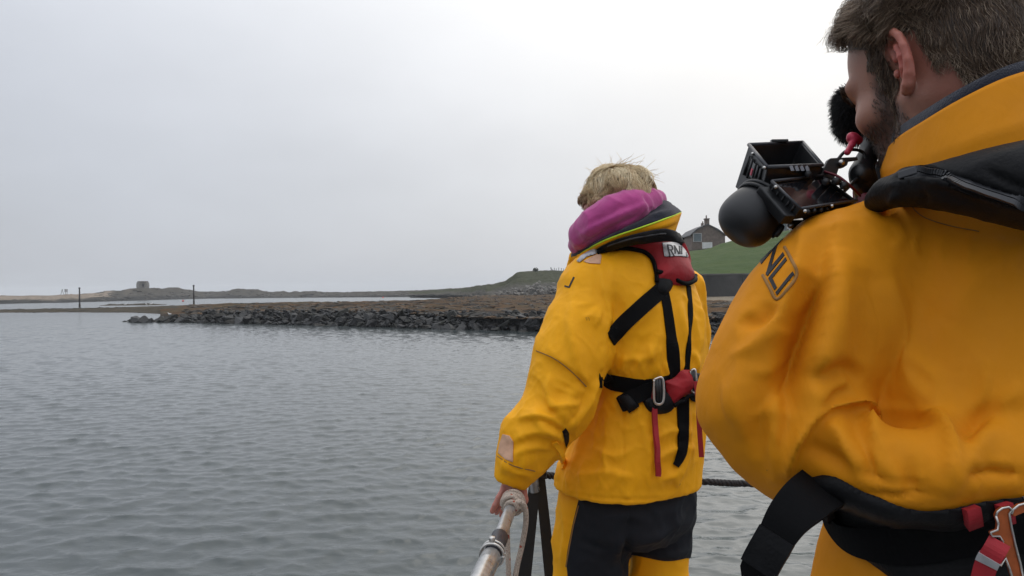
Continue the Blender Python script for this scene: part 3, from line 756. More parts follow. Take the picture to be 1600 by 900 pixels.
# headland
head_cols = []
HS = np.array([(640, 456.5), (700, 451.4), (730, 449.4), (746, 446), (770, 443.6), (776, 441), (790, 437.5), (796, 433), (803, 428.5), (808, 425), (814, 424), (850, 423), (895, 421.5), (960, 418), (1040, 404), (1100, 398), (1200, 392)])
for u in np.linspace(640, 1200, 260):
    h = horizon_v(u); vt = np.interp(u, HS[:, 0], HS[:, 1]); dn = np.interp(u, [640, 720, 760, 900, 1200], [330, 270, 212, 200, 170]); df = dn + np.interp(u, [640, 800, 1000, 1200], [30, 42, 60, 60])
    head_cols.append((u, dn, 1.1, df, 3 + (h - vt) / F * df))
strip('headland', head_cols, lambda t: 0.10 * min(1, t * 3) + 0.90 * max(0, (t - 0.2) / 0.8) ** 0.85, MAT['headland'], 360, 44, 0.9, 0.16, 12.0, sand=lambda u, t, z: 0.7 * max(0, min(1, 1 - abs(t - 0.10) / 0.06)) * (1 if 735 < u < 790 else 0))

# rocks lying along the foot of the headland: too small to tell apart one by one
rng = np.random.default_rng(11); mb = MB()
def hull_rock(rng, n=13, squash=(1, 1, 0.75)):
    bm = bmesh.new()
    for _ in range(n):
        p = rng.normal(size=3); p /= np.linalg.norm(p); p *= rng.uniform(0.82, 1.08); bm.verts.new(Vector(p * np.array(squash)))
    r_ = bmesh.ops.convex_hull(bm, input=bm.verts[:])
    bmesh.ops.delete(bm, geom=[v for v in bm.verts if not v.link_faces], context='VERTS')
    bmesh.ops.dissolve_limit(bm, angle_limit=R(9), verts=bm.verts[:], edges=bm.edges[:])
    bmesh.ops.triangulate(bm, faces=bm.faces[:])
    bm.verts.index_update(); vs_ = np.array([v.co for v in bm.verts]); fs = [tuple(v.index for v in f.verts) for f in bm.faces]; bm.free()
    return vs_, fs
for _ in range(520):
    u = rng.uniform(775, 1060); d = rng.uniform(203, 232); t = (d - 203) / 29
    z = 1.5 + t * 3.6 * min(1, (u - 765) / 70); s = rng.uniform(0.35, 1.0)
    vs_, fs = hull_rock(rng, 10); mb.add(vs_ * s + ground(u, d, z), fs)
o = mb.build('shore_rocks', plain('pale_shore_rock', (0.13, 0.12, 0.105), 0.9, var=0.6, nscale=0.5), None); tag(o, 'pale boulders strewn along the foot of the headland', 'rocks', kind='stuff')

# ------------------------------------------------------------------ breakwater of boulders
bw = empty('breakwater', tuple(ground(620, 62, 0))); tag(bw, 'long breakwater of dark piled boulders across the bay', 'breakwater')
near = np.array([(196, 84), (240, 82.5), (300, 79), (480, 69.5), (640, 61.5), (850, 53.5), (1000, 50.5), (1140, 48.5), (1300, 47), (1520, 45.5), (3000, 45.5)])
lib = [hull_rock(rng, rng.integers(11, 17), (1, 0.9, rng.uniform(0.6, 0.85))) for _ in range(14)]
meshes = []
for k, (vs_, fs) in enumerate(lib):
    bm = bmesh.new(); vv = [bm.verts.new(p) for p in vs_]; [bm.faces.new([vv[i] for i in f]) for f in fs]
    bmesh.ops.bevel(bm, geom=[e for e in bm.edges if len(e.link_faces) == 2 and e.calc_face_angle() > R(25)], offset=0.055, segments=1, profile=0.6, affect='EDGES')
    me = bpy.data.meshes.new('boulder'); bm.to_mesh(me); bm.free(); me.materials.append((MAT['rock'], MAT['rock'], MAT['rock2'], MAT['rock3'])[k % 4]); meshes.append(me)
def boulder(p, s):
    o = bpy.data.objects.new('boulder', random.choice(meshes)); COL.objects.link(o)
    o.location = p; o.scale = (s * random.uniform(0.85, 1.3), s * random.uniform(0.8, 1.1), s * random.uniform(0.75, 1.05))
    o.rotation_euler = (random.uniform(-0.6, 0.6), random.uniform(-0.6, 0.6), random.uniform(0, 6.28)); child(o, bw)
nb_ = 0
u = 196.0
while u < 1180 and nb_ < 292:
    d0 = np.interp(u, near[:, 0], near[:, 1]); full = min(1, max(0, (u - 225) / 110)); step = 0.92 / d0 * F
    if u > 885 and u < 1065: u += step * 1.6; continue         # hidden behind the person at the rail: filled below
    for k in range(4):
        if k > 0 and full < 0.25 * k: continue
        s = random.choice((random.uniform(0.36, 0.6), random.uniform(0.55, 0.95))) * (0.72 if k == 3 else 1.0) * (1.0 if full > 0.3 else 0.7)
        dd = d0 + k * 0.95 + random.uniform(-0.35, 0.35); z = 0.0 + k * np.interp(u, [600, 850], [0.34, 0.38]) * full + random.uniform(-0.16, 0.16)
        p = ground(u + random.uniform(-0.4, 0.4) * step, dd, z); boulder(p, s); nb_ += 1
    u += step
mb = MB()
for _ in range(900):
    u_ = rng.uniform(235, 1180); k = rng.uniform(0, 3.6); d0 = np.interp(u_, near[:, 0], near[:, 1]); full = min(1, max(0, (u_ - 225) / 110))
    if k > 4 * full: continue
    vs_, fs = lib[rng.integers(0, 14)]; mb.add(vs_ * rng.uniform(0.16, 0.36) + ground(u_, d0 + k * 0.95 - 0.1, 0.06 + k * 0.33 * full), fs)
o = mb.build('packing_stones', MAT['rock'], bw); tag(o, kind='stuff')
# solid core so that no light shows between the boulders
cc = [(u_, np.interp(u_, near[:, 0], near[:, 1]) + 0.55, -0.6, np.interp(u_, near[:, 0], near[:, 1]) + 4.2, 1.02 * min(1, max(0.05, (u_ - 240) / 110))) for u_ in np.linspace(230, 3000, 240)]
o = strip('core', cc, lambda t: min(1, t * 1.25), MAT['core'], 420, 8, 0.22, 0.9, 3.0); del o['kind']; child(o, bw)
# the unseen right-hand run, behind the camera operator
mb = MB()
for _ in range(620):
    u_ = rng.uniform(1160, 2600) if _ < 500 else rng.uniform(880, 1075); k = rng.integers(0, 4); d0 = np.interp(u_, near[:, 0], near[:, 1])
    vs_, fs = lib[rng.integers(0, 14)]; mb.add(vs_ * rng.uniform(0.6, 0.95) + ground(u_, d0 + k * 0.95, 0.0 + k * 0.34), fs)
o = mb.build('boulder_run', MAT['rock'], bw); tag(o, kind='stuff')
# stones awash in front
for uu, dd, s in ((206, 83, 0.55), (216, 82.0, 0.95), (223, 81.6, 0.8), (234, 82.2, 0.7), (243, 82.0, 0.95), (251, 81.5, 0.9), (259, 81.2, 0.8), (248, 84, 0.8), (266, 83, 0.9)): boulder(ground(uu, dd, 0.05), s)

# ------------------------------------------------------------------ sea wall, bank, houses on the right
wall = empty('sea_wall', tuple(ground(1150, 95, 1.5))); tag(wall, 'grey concrete sea wall under the grass bank', 'wall')
wu = 1005.0; wtop = lambda u: 3 + (horizon_v(u) - 429.5) / F * 95
edges = [940, 1005, 1052, 1098, 1160, 1206, 1290, 1370, 1450, 1530, 1610, 1700, 1800, 1900, 2000, 2150, 2300, 2450, 2600, 2800, 3000]
for a, b_ in zip(edges[:-1], edges[1:]):
    p0, p1 = ground(a, 95, 0), ground(b_, 95, 0); L = np.linalg.norm(p1 - p0); mid = (p0 + p1) / 2
    z1 = 4.42; mb = MB().box((mid[0], mid[1] + 0.35, (z1 + 1.1) / 2), (L - 0.05, 0.7 + 0.02 * (len(wall.children) % 2), z1 - 1.1), bev=0.04); mb.build('panel', MAT['concrete'], wall)
p0, p1 = ground(940, 95, 0), ground(3000, 95, 0)
MB().box(((p0[0] + p1[0]) / 2, p0[1] + 0.42, 4.52), (p1[0] - p0[0] + 0.2, 0.95, 0.2), bev=0.03).build('coping', plain('dark_coping', (0.10, 0.098, 0.09), 0.9, var=0.2, nscale=1), wall)
strip('shingle_beach', [(1030, 78, 1.45, 95.2, 1.75), (1100, 74, 1.5, 95.2, 1.8), (3000, 72, 1.5, 95.2, 1.8)], lambda t: t, MAT['shingle'], 100, 14, 0.1, 0.6, 3.3, back=False)
BS = np.array([(940, 432), (985, 424), (1000, 415), (1040, 402), (1068, 394), (1084, 391.5), (1110, 388), (1126, 381), (1150, 374), (1200, 365), (1230, 360), (1290, 357), (1700, 352), (3000, 352)])
bank_cols = []
for u in np.linspace(940, 3000, 300):
    vt = np.interp(u, BS[:, 0], BS[:, 1]); bank_cols.append((u, 95.8, 4.45, 128, 3 + (horizon_v(u) - vt) / F * 128))
strip('grass_bank', bank_cols, lambda t: t ** 0.92, MAT['grass'], 420, 40, 0.22, 0.4, 6.0)
def at(u, v, d): return P(u, v, d)
def rect_px(mb, u0, u1, v0, v1, d, th):
    a, b_ = at(u0, v1, d), at(u1, v0, d); c = (a + b_) / 2
    mb.box((c[0], c[1] + th / 2, c[2]), (abs(b_[0] - a[0]), th, abs(b_[2] - a[2]))); return mb
# gabled stone house
hd = 140.0; h = empty('stone_house', tuple(at(1107, 392, hd))); tag(h, 'brown stone gabled house on the grass bank with chimneys', 'house')
def gable(name, pts, d, depth, mat):
    f = [at(u, v, d) for u, v in pts]; bk = [p + np.array([0, depth, 0]) for p in f]; n = len(f)
    fs = [tuple(range(n - 1, -1, -1)), tuple(range(n, 2 * n))] + [(i, (i + 1) % n, n + (i + 1) % n, n + i) for i in range(n)]
    return part(name, f + bk, fs, mat, h, False)
gable('wall', [(1081, 396), (1081, 366.5), (1090, 358.5), (1106, 351.2), (1122, 359), (1133, 367.5), (1133, 396)], hd, 9, MAT['house_stone'])
rf = gable('roof', [(1078.5, 368), (1079.5, 366), (1089.6, 356.8), (1106, 349.4), (1122.4, 357.4), (1134.8, 366.6), (1135.4, 368.4), (1121.6, 359.4), (1106, 351.0), (1090.3, 358.6)], hd - 0.25, 9.6, MAT['slate'])
mb = rect_px(MB(), 1102.2, 1108.4, 342, 352, hd + 0.2, 0.9); ch = mb.build('chimney', MAT['house_stone'], h)
rect_px(MB(), 1101.4, 1109.2, 341, 342.4, hd + 0.1, 1.1).build('chimney_cap', MAT['house_stone'], ch)
MB().tube([at(1103.6, 341.2, hd + 0.6), at(1103.6, 336.6, hd + 0.6)], 0.12, 8).build('chimney_pot', MAT['house_stone'], ch)
mb = rect_px(MB(), 1096.6, 1099.6, 348.4, 355, hd + 3, 0.7); c2 = mb.build('chimney', MAT['house_stone'], h)
MB().tube([at(1098, 348.6, hd + 3.3), at(1098, 345.8, hd + 3.3)], 0.11, 8).build('chimney_pot', MAT['house_stone'], c2)
mb = rect_px(MB(), 1083.6, 1096.0, 365.4, 377, hd - 0.06, 0.1); w = mb.build('window', MAT['glass'], h)
fr = MB()
for a in ((1083.0, 1084.2, 364.8, 377.5), (1095.6, 1096.6, 364.8, 377.5), (1083.0, 1096.6, 364.2, 365.4), (1083.0, 1096.6, 376.8, 377.8)): rect_px(fr, *a, hd - 0.12, 0.12)
fr.build('window_frame', plain('grey_white_frame', (0.34, 0.34, 0.34), 0.8), w)
rect_px(MB(), 1076.2, 1082.5, 373.5, 394, hd + 2.4, 3).build('side_wing', MAT['house_stone'], h)
rect_px(MB(), 1097.5, 1113, 378.4, 389, hd - 1.6, 0.15).build('white_screen', MAT['white'], h)
gw = empty('garden_wall', tuple(at(1090, 394, 131))); tag(gw, 'low grey stone garden wall in front of the gabled house', 'wall')
for k, (a, b_) in enumerate([(1064 + 4.2 * i, 1068.1 + 4.2 * i) for i in range(11)]):
    rect_px(MB(), a, b_, 391.8 - 0.42 * k, 397 - 0.3 * k, 130.5 + 0.05 * (k % 3), 0.5).build('stone_block', MAT['stone'], gw)
# white terrace farther right
tr = empty('white_terrace', tuple(at(1250, 362, 138))); tag(tr, 'low white building on the bank behind the video camera', 'building')
rect_px(MB(), 1216, 1300, 341, 364, 138, 8).build('wall', MAT['white'], tr)
rect_px(MB(), 1213, 1303, 337.6, 341, 137.6, 9).build('roof', MAT['slate'], tr)
for u0, u1, v0, v1 in ((1222, 1229, 347, 362), (1236, 1247, 344, 353), (1252, 1260, 345, 360), (1266, 1277, 344, 353)):
    w = rect_px(MB(), u0, u1, v0, v1, 137.92, 0.2).build('window', MAT['glass'], tr)
    fr = MB(); [rect_px(fr, *a, 137.86, 0.2) for a in ((u0 - .5, u0 + .4, v0, v1), (u1 - .4, u1 + .5, v0, v1), (u0 - .5, u1 + .5, v0 - .5, v0 + .4))]; fr.build('window_frame', MAT['grey_timber'], w)
fence = empty('terrace_fence', tuple(at(1250, 362, 132))); tag(fence, 'grey timber fence along the bank top by the white building', 'fence')
for k in range(14): rect_px(MB(), 1214 + 5 * k, 1217.5 + 5 * k, 357.5 - 0.1 * k + (k % 3) * 0.7, 364, 131.6, 0.06).build('picket', MAT['grey_timber'], fence)
rect_px(MB(), 1212, 1284, 359.6, 360.5, 131.75, 0.08).build('fence_rail', MAT['grey_timber'], fence)

# ------------------------------------------------------------------ marks on the water and far objects
def marker(u, vt, vb, d, w, label):
    o = empty('marker_post', tuple(P(u, vb, d))); tag(o, label, 'post', 'tall marker posts standing in the water')
    a, b_ = P(u, vb + 2, d), P(u - 0.4, vt, d)
    MB().tube([a, (a + b_) / 2, b_], [w, w * 0.92, w * 0.8], 10).build('pole', MAT['post'], o, True)
    MB().tube([b_ - [0, 0, 0.05], b_ + [0, 0, 0.22]], [w * 1.25, w * 1.1], 10).build('cap', MAT['post'], o, True)
    MB().tube([a + (b_ - a) * 0.05, a + (b_ - a) * 0.22], w * 1.12, 10).build('weed_band', MAT['spit'], o, True)
marker(124.5, 450.5, 480.5, 185, 0.19, 'dark marker post farther left, standing in open water')
marker(303, 447, 476, 150, 0.15, 'dark marker post at the end of the boulder breakwater')
# square ruin on the island
tw = empty('ruined_tower', tuple(P(220, 449.5, 398))); tag(tw, 'squat square stone ruin on top of the low island', 'ruin')
for k in range(7):
    v0, v1 = 450.4 - 1.6 * k, 448.8 - 1.6 * k; s = [6.7, 7.2, 7.3, 7.2, 7.0, 6.5, 5.4][k]
    if v0 - v1 <= 0: continue
    a, b_ = P(220 - s, v0, 398), P(220 + s, v1, 398); c = (a + b_) / 2
    for q in range(4):
        w = (b_[0] - a[0]) / 4
        MB().box((a[0] + w * (q + 0.5), c[1] + 2.2, c[2]), (w * 0.97, 4.4 + 0.2 * ((q + k) % 2), abs(b_[2] - a[2]) * 0.97), bev=0.06).build('stone_block', MAT['stone'], tw)
rect_px(MB(), 222.0, 224.4, 443.5, 447.5, 397.6, 0.6).build('opening', MAT['core'], tw)
# wooden day-mark with boards
bf = empty('beacon_frame', tuple(P(99, 460.5, 330))); tag(bf, 'pale skeletal beacon frame with board on the far sand', 'beacon')
for a, b_ in (((95, 460.8), (97.2, 451.8)), ((99.4, 460.8), (97.2, 451.8)), ((102.2, 460.8), (102.2, 452.4)), ((104.8, 460.8), (104.8, 452.4))): MB().tube([P(*a, 330), P(*b_, 330.4)], 0.10, 6).build('leg', MAT['grey_timber'], bf)
for k in range(4): rect_px(MB(), 100.6, 105.6, 451.8 + 1.2 * k, 452.6 + 1.2 * k, 329.8, 0.1).build('board', MAT['grey_timber'], bf)
def buoy(u, v, d, r_, label):
    o = empty('mooring_buoy', tuple(P(u, v + 1, d))); tag(o, label, 'buoy', 'red mooring buoys')
    vs_, fs = [], []
    c = P(u, v, d); n = 12
    prof = [(0.0, -0.7), (0.6, -0.55), (0.98, -0.1), (0.9, 0.35), (0.5, 0.75), (0.18, 0.9), (0.16, 1.2), (0.0, 1.25)]
    for rr, zz in prof:
        for k in range(n): vs_.append(c + r_ * np.array([rr * math.cos(k * 6.2832 / n), rr * math.sin(k * 6.2832 / n), zz]))
    for i in range(len(prof) - 1):
        for k in range(n): fs.append((i * n + k, i * n + (k + 1) % n, (i + 1) * n + (k + 1) % n, (i + 1) * n + k))
    part('float', vs_, fs, MAT['red_buoy'], o)
    MB().tube([c + [0, 0, r_ * 1.2], c + [r_ * 0.25, 0, r_ * 1.5], c + [0, 0, r_ * 1.75], c + [-r_ * 0.25, 0, r_ * 1.5], c + [0, 0, r_ * 1.2]], r_ * 0.08, 6).build('ring', MAT['post'], o)
buoy(286, 470.4, 285, 0.42, 'small red buoy just left of the marker post by the breakwater')
buoy(598.5, 465.2, 335, 0.42, 'small red buoy in the far channel, alone near mid picture')
def bird(u, v, d, yaw, label, s=1.0):
    c = P(u, v, d); f = Field(c - 0.35 * s, c + 0.35 * s, 0.025 * s); Rm = rotz(yaw)
    L = lambda x, y, z: c + s * (Rm @ np.array([x, y, z]))
    f.ell(L(0, 0, 0), np.array([0.2, 0.085, 0.09]) * s, Rm, 0.03); f.cone(L(0.13, 0, 0.03), L(0.2, 0, 0.14), 0.05 * s, 0.04 * s, 0.03); f.ell(L(0.22, 0, 0.17), np.array([0.055, 0.045, 0.045]) * s, Rm, 0.02)
    f.cone(L(0.25, 0, 0.165), L(0.31, 0, 0.15), 0.018 * s, 0.014 * s, 0.01); f.cone(L(-0.15, 0, 0.01), L(-0.32, 0, 0.0), 0.05 * s, 0.016 * s, 0.03)
    f.cone(L(0.02, 0.03, -0.05), L(0.02, 0.03, -0.2), 0.014 * s, 0.014 * s, 0.01); f.cone(L(0.02, -0.03, -0.05), L(0.02, -0.03, -0.2), 0.014 * s, 0.014 * s, 0.01)
    V, Fq = f.mesh(); o = mesh_obj('seabird', V, Fq, MAT['bird']); tag(o, label, 'bird', 'white seabirds resting on the rocks')
bird(196, 475.4, 208, 0.3, 'white seabird at the left on the low rock in the channel', 1.6)
bird(229, 475.6, 208, 2.6, 'leftmost of the white seabirds at the right end of the channel rock', 1.6)
bird(236, 475.0, 208, 0.5, 'rightmost of the white seabirds at the right end of the channel rock', 1.6)
bird(265, 490.6, 88, 3.0, 'white seabird on the weed beside the tip of the breakwater', 0.9)
# fence and shrub on the headland top
hf = empty('headland_fence', tuple(P(875, 422, 240))); tag(hf, 'row of small fence posts on the headland skyline', 'fence')
for k, u in enumerate((861, 866, 869, 873, 877, 880.5, 884, 888, 892)):
    MB().tube([P(u, 423.4, 242), P(u + 0.2, 417.6 + (k % 3) * 0.9, 242)], 0.085, 6).build('fence_post', MAT['post'], hf)
MB().tube([P(859.5, 418, 242), P(864.5, 423, 242)], 0.09, 6).build('brace', MAT['post'], hf)
sh = empty('wind_bent_shrub', tuple(P(837, 423.5, 240))); tag(sh, 'tiny dark shrub on the headland skyline', 'shrub')
MB().tube([P(837, 424.4, 241), P(837.4, 421.6, 241)], [0.09, 0.05], 6).build('trunk', MAT['post'], sh)
vs_, fs = [], []
for _ in range(160):
    c = P(837.3, 421.4, 241) + RNG.normal(size=3) * np.array([0.34, 0.34, 0.2]); a = RNG.normal(size=3) * 0.14; b_ = RNG.normal(size=3) * 0.14
    n = len(vs_); vs_ += [c - a, c + b_, c + a, c - b_]; fs.append((n, n + 1, n + 2, n + 3))
part('crown', vs_, fs, MAT['leaf'], sh)
MB().tube([P(833.6, 424, 241), P(833.6, 420.6, 241)], 0.07, 6).build('stake', MAT['post'], sh)

# ------------------------------------------------------------------ haze over the bay
o = MB().box((0, 0, 19), (7600, 7600, 44)).build('haze', None); tag(o, kind='stuff')
m = bpy.data.materials.new('thin_sea_haze'); m.use_nodes = True; t = m.node_tree; t.nodes.clear()
out = t.nodes.new('ShaderNodeOutputMaterial'); pv = t.nodes.new('ShaderNodeVolumePrincipled')
pv.inputs['Color'].default_value = (0.93, 0.96, 1.0, 1); pv.inputs['Density'].default_value = 0.00030
t.links.new(pv.outputs[0], out.inputs['Volume']); o.data.materials.append(m)
# ------------------------------------------------------------------ people: shared builders
def S(u, v, d, rpx):
    return P(u, v, d), rpx * d / F
def chain_px(f, rows, k=0.02, **kw):
    Q = [S(*r_) for r_ in rows]; f.chain([q[0] for q in Q], [q[1] for q in Q], k, **kw)
def loft_px(rows, yaw):
    out = []
    for (v, u, d, a, b_) in rows:
        p = P(u, v, d); out.append((p[2], p[0], p[1], a, b_, yaw))
    return out
class Head:
    """face frame: origin between the ears, f forward, l to the person's left, w up"""
    def __init__(s, O, yaw, pitch, scale=1.0, roll=0.0):
        f = np.array([-math.sin(yaw), math.cos(yaw), 0.0]); l = np.array([-math.cos(yaw), -math.sin(yaw), 0.0]); w = np.array([0, 0, 1.0])
        f2 = f * math.cos(pitch) - w * math.sin(pitch); w2 = w * math.cos(pitch) + f * math.sin(pitch)
        s.f, s.l, s.w, s.O, s.s = f2, l, w2, np.asarray(O), scale
        s.Rm = basis(f2, l, w2)
    def __call__(s, f, l, w): return s.O + s.s * (s.f * f + s.l * l + s.w * w)
    def local(s, V): return ((V - s.O) @ s.Rm) / s.s
    def sculpt(h, F_, beard=False):
        k = h.s
        F_.ell(h(0.004, 0, 0.048), np.array([0.094, 0.073, 0.086]) * k, h.Rm, 0.02)          # skull
        F_.ell(h(-0.03, 0, 0.035), np.array([0.066, 0.066, 0.07]) * k, h.Rm, 0.03)
        F_.ell(h(0.052, 0, -0.012), np.array([0.047, 0.056, 0.075]) * k, h.Rm, 0.025)        # face block
        F_.ell(h(0.066, 0, -0.070), np.array([0.034, 0.040, 0.034]) * k, h.Rm, 0.025)        # mouth and chin
        F_.ell(h(0.083, 0, -0.098), np.array([0.018, 0.022, 0.016]) * k, h.Rm, 0.02)
        for sgn in (1, -1):
            F_.cone(h(0.004, 0.056 * sgn, -0.035), h(0.024, 0.050 * sgn, -0.072), 0.017 * k, 0.014 * k, 0.025)   # jaw
            F_.cone(h(0.024, 0.050 * sgn, -0.072), h(0.076, 0.020 * sgn, -0.100), 0.014 * k, 0.014 * k, 0.025)
            F_.ell(h(0.064, 0.043 * sgn, -0.014), np.array([0.024, 0.020, 0.017]) * k, h.Rm, 0.02)               # cheekbone
            F_.cone(h(0.094, 0.012 * sgn, 0.036), h(0.076, 0.05 * sgn, 0.034), 0.010 * k, 0.008 * k, 0.015)      # brow
            F_.ell(h(0.096, 0.032 * sgn, 0.012), np.array([0.013, 0.016, 0.011]) * k, h.Rm, 0.012, 'sub')        # socket
            F_.ell(h(0.081, 0.031 * sgn, 0.011), np.array([0.0125, 0.0125, 0.0125]) * k, h.Rm, 0.004)            # eyelid over the eye
            F_.ell(h(0.102, 0.010 * sgn, -0.032), np.array([0.010, 0.008, 0.008]) * k, h.Rm, 0.008)              # nostril wing
        F_.cone(h(0.096, 0, 0.022), h(0.116, 0, -0.020), 0.0085 * k, 0.0105 * k, 0.012)       # nose
        F_.ell(h(0.116, 0, -0.025), np.array([0.011, 0.0115, 0.010]) * k, h.Rm, 0.008)
        F_.ell(h(0.098, 0, -0.058), np.array([0.008, 0.021, 0.006]) * k, h.Rm, 0.006)         # lips
        F_.ell(h(0.095, 0, -0.068), np.array([0.009, 0.018, 0.007]) * k, h.Rm, 0.006)
        F_.cone(h(0.106, -0.02, -0.0625), h(0.106, 0.02, -0.0625), 0.0028 * k, 0.0028 * k, 0.004, 'sub')
def ear(F_, h, sgn, k=1.0, out=0.5):
    """helix, antihelix, concha, tragus and lobe, standing a little off the head"""
    # ear plane: e1 backwards and outwards, e2 up (leaning back), e3 out of the plane
    e1 = unit(-h.f * math.cos(out) + h.l * sgn * math.sin(out)); e2 = unit(h.w - 0.12 * h.f); e2 = unit(e2 - e1 * (e1 @ e2)); e3 = np.cross(e1, e2) * (1 if sgn > 0 else 1)
    if e3 @ (h.l * sgn) < 0: e3 = -e3
    o = h(-0.004, 0.070 * sgn, 0.0)
    q = lambda x, y, z=0.0: o + k * (e1 * x + e2 * y + e3 * z)
    rim = [q(0.003, 0.010, 0.003), q(0.001, 0.022, 0.003), q(0.004, 0.031, 0.003), q(0.012, 0.036, 0.003), q(0.021, 0.033, 0.003), q(0.0275, 0.024, 0.002), q(0.0295, 0.010, 0.001), q(0.027, -0.006, 0.001), q(0.021, -0.018, 0.002), q(0.014, -0.027, 0.003), q(0.008, -0.030, 0.003), q(0.005, -0.024, 0.003)]
    rr = np.array([0.003, 0.0034, 0.0038, 0.0042, 0.0042, 0.004, 0.0037, 0.0036, 0.0042, 0.0055, 0.0055, 0.0045]) * k
    Re = basis(e1, e2, e3)
    F_.ell(q(0.014, 0.004, -0.003), np.array([0.0155, 0.033, 0.0042]) * k, Re, 0.004)                      # shell of the ear
    F_.ell(q(0.009, -0.022, -0.001), np.array([0.008, 0.010, 0.005]) * k, Re, 0.004)
    F_.chain(rim, rr, 0.0025)
    F_.chain([q(0.010, 0.024, 0.002), q(0.018, 0.016, 0.003), q(0.0195, 0.004, 0.003), q(0.016, -0.008, 0.003), q(0.010, -0.014, 0.003)], np.array([0.0026, 0.0034, 0.0034, 0.0032, 0.003]) * k, 0.003)
    F_.ell(q(0.0085, 0.000, 0.003), np.array([0.0065, 0.011, 0.0055]) * k, Re, 0.002, 'sub')              # concha
    F_.ell(q(0.004, -0.002, 0.000), np.array([0.004, 0.005, 0.007]) * k, Re, 0.002, 'sub')
    F_.ell(q(-0.001, -0.004, 0.004), np.array([0.0045, 0.0055, 0.0035]) * k, Re, 0.003)                   # tragus
    F_.chain([q(0.004, 0.026, 0.003), q(0.012, 0.0285, 0.0035), q(0.0195, 0.024, 0.003)], np.array([0.0022, 0.0024, 0.002]) * k, 0.001, 'sub')
    return o
def hand(F_, wrist, palm, knuckles, fingers, thumb, rw, rp):
    """palm slab from wrist to the knuckle line, each finger a bent tapering chain, thumb from the side of the palm"""
    for kn in knuckles: F_.cone(wrist, kn, rw, rp, 0.008)
    F_.cone(wrist, palm, rw, rp * 1.3, 0.01)
    for f_ in fingers: F_.chain(f_, np.linspace(0.0088, 0.0068, len(f_)), 0.003)
    F_.chain(thumb, np.linspace(0.0125, 0.0082, len(thumb)), 0.006)
def strands(paths, r0, shade, taper=0.3):
    """three-sided hair tubes; paths (n, m, 3)"""
    Pn = np.asarray(paths, float); n, m, _ = Pn.shape
    T = np.gradient(Pn, axis=1); T /= np.linalg.norm(T, axis=2, keepdims=True) + 1e-12
    A = np.cross(T, np.array([0.31, 0.52, 0.79])); A /= np.linalg.norm(A, axis=2, keepdims=True) + 1e-12; B = np.cross(T, A)
    r0 = np.broadcast_to(np.asarray(r0, float).reshape(-1, 1, 1), (n, 1, 1))
    rad = r0 * (1 - (1 - taper) * np.linspace(0, 1, m)[None, :, None] ** 2)
    ring = [Pn + rad * (math.cos(a) * A + math.sin(a) * B) for a in (0, 2.0944, 4.18879)]
    V = np.stack(ring, 2).reshape(-1, 3); idx = np.arange(n * m * 3).reshape(n, m, 3); Fs = []
    for k in range(3):
        k2 = (k + 1) % 3; Fs.append(np.stack([idx[:, :-1, k], idx[:, :-1, k2], idx[:, 1:, k2], idx[:, 1:, k]], -1).reshape(-1, 4))
    return V, np.vstack(Fs), np.repeat(np.asarray(shade), m * 3)
def nse(p, s, seed): return mnoise.noise(Vector((p[0] * s + seed, p[1] * s - seed, p[2] * s + 2 * seed)))
def stroke_letters(txt):
    """block letters as polylines in a unit cell"""
    L = {'R': [[(0, 0), (0, 1)], [(0, 1), (.45, 1), (.62, .92), (.68, .77), (.62, .62), (.45, .54), (0, .54)], [(.34, .54), (.7, 0)]],
         'N': [[(0, 0), (0, 1)], [(0, 1), (.72, 0)], [(.72, 0), (.72, 1)]],
         'L': [[(0, 1), (0, 0)], [(0, 0), (.55, 0)]], 'I': [[(0, 0), (0, 1)]]}
    W = {'R': .7, 'N': .72, 'L': .55, 'I': 0.0}; out = []; x = 0
    for ch in txt:
        out.append((ch, [[(x + a, b_) for a, b_ in s] for s in L[ch]])); x += W[ch] + 0.3
    return out, x - 0.3
def letter_mesh(strokes, place, w, n=7, th=0.0012):
    """strokes swept with width w (cell units); place(x, y) -> (point, normal)"""
    mb = MB()
    for s in strokes:
        s = np.asarray(s, float)
        for a, b_ in zip(s[:-1], s[1:]):
            d = unit(b_ - a); pnt = np.array([-d[1], d[0]]) * w / 2; a2, b2 = a - d * w * 0.48, b_ + d * w * 0.48
            top, bot = [], []
            ok = True
            for i in range(n):
                c = a2 + (b2 - a2) * i / (n - 1)
                for sg in (-1, 1):
                    h = place(*(c + sg * pnt))
                    if h is None: ok = False; break
                    top.append(h[0] + h[1] * th); bot.append(h[0] - h[1] * 0.002)
                if not ok: break
            if not ok: continue
            fs = []; m = 2 * n
            for i in range(n - 1):
                fs.append((2 * i, 2 * i + 1, 2 * i + 3, 2 * i + 2)); fs.append((m + 2 * i, m + 2 * i + 2, m + 2 * i + 3, m + 2 * i + 1))
                fs.append((2 * i, 2 * i + 2, m + 2 * i + 2, m + 2 * i)); fs.append((2 * i + 1, m + 2 * i + 1, m + 2 * i + 3, 2 * i + 3))
            fs += [(0, m, m + 1, 1), (m - 2, m - 1, 2 * m - 1, 2 * m - 2)]
            mb.add(top + bot, fs)
    return mb
def quad_place(bvh, q, near=None):
    """unit square (x right, y up) -> picture quad (top-left, top-right, bottom-right, bottom-left) -> surface"""
    q = np.asarray(q, float)
    def place(x, y):
        p = (1 - x) * y * q[0] + x * y * q[1] + x * (1 - y) * q[2] + (1 - x) * (1 - y) * q[3]
        return cast(bvh, p[0], p[1]) if near is None else cast_near(bvh, p[0], p[1], near)
    return place
def wrap_frame(a, b_):
    ax = unit(b_ - a); v = unit((a + b_) / 2 - CAM); e1 = unit(-(v - ax * (v @ ax))); e2 = np.cross(ax, e1); return ax, e1, e2
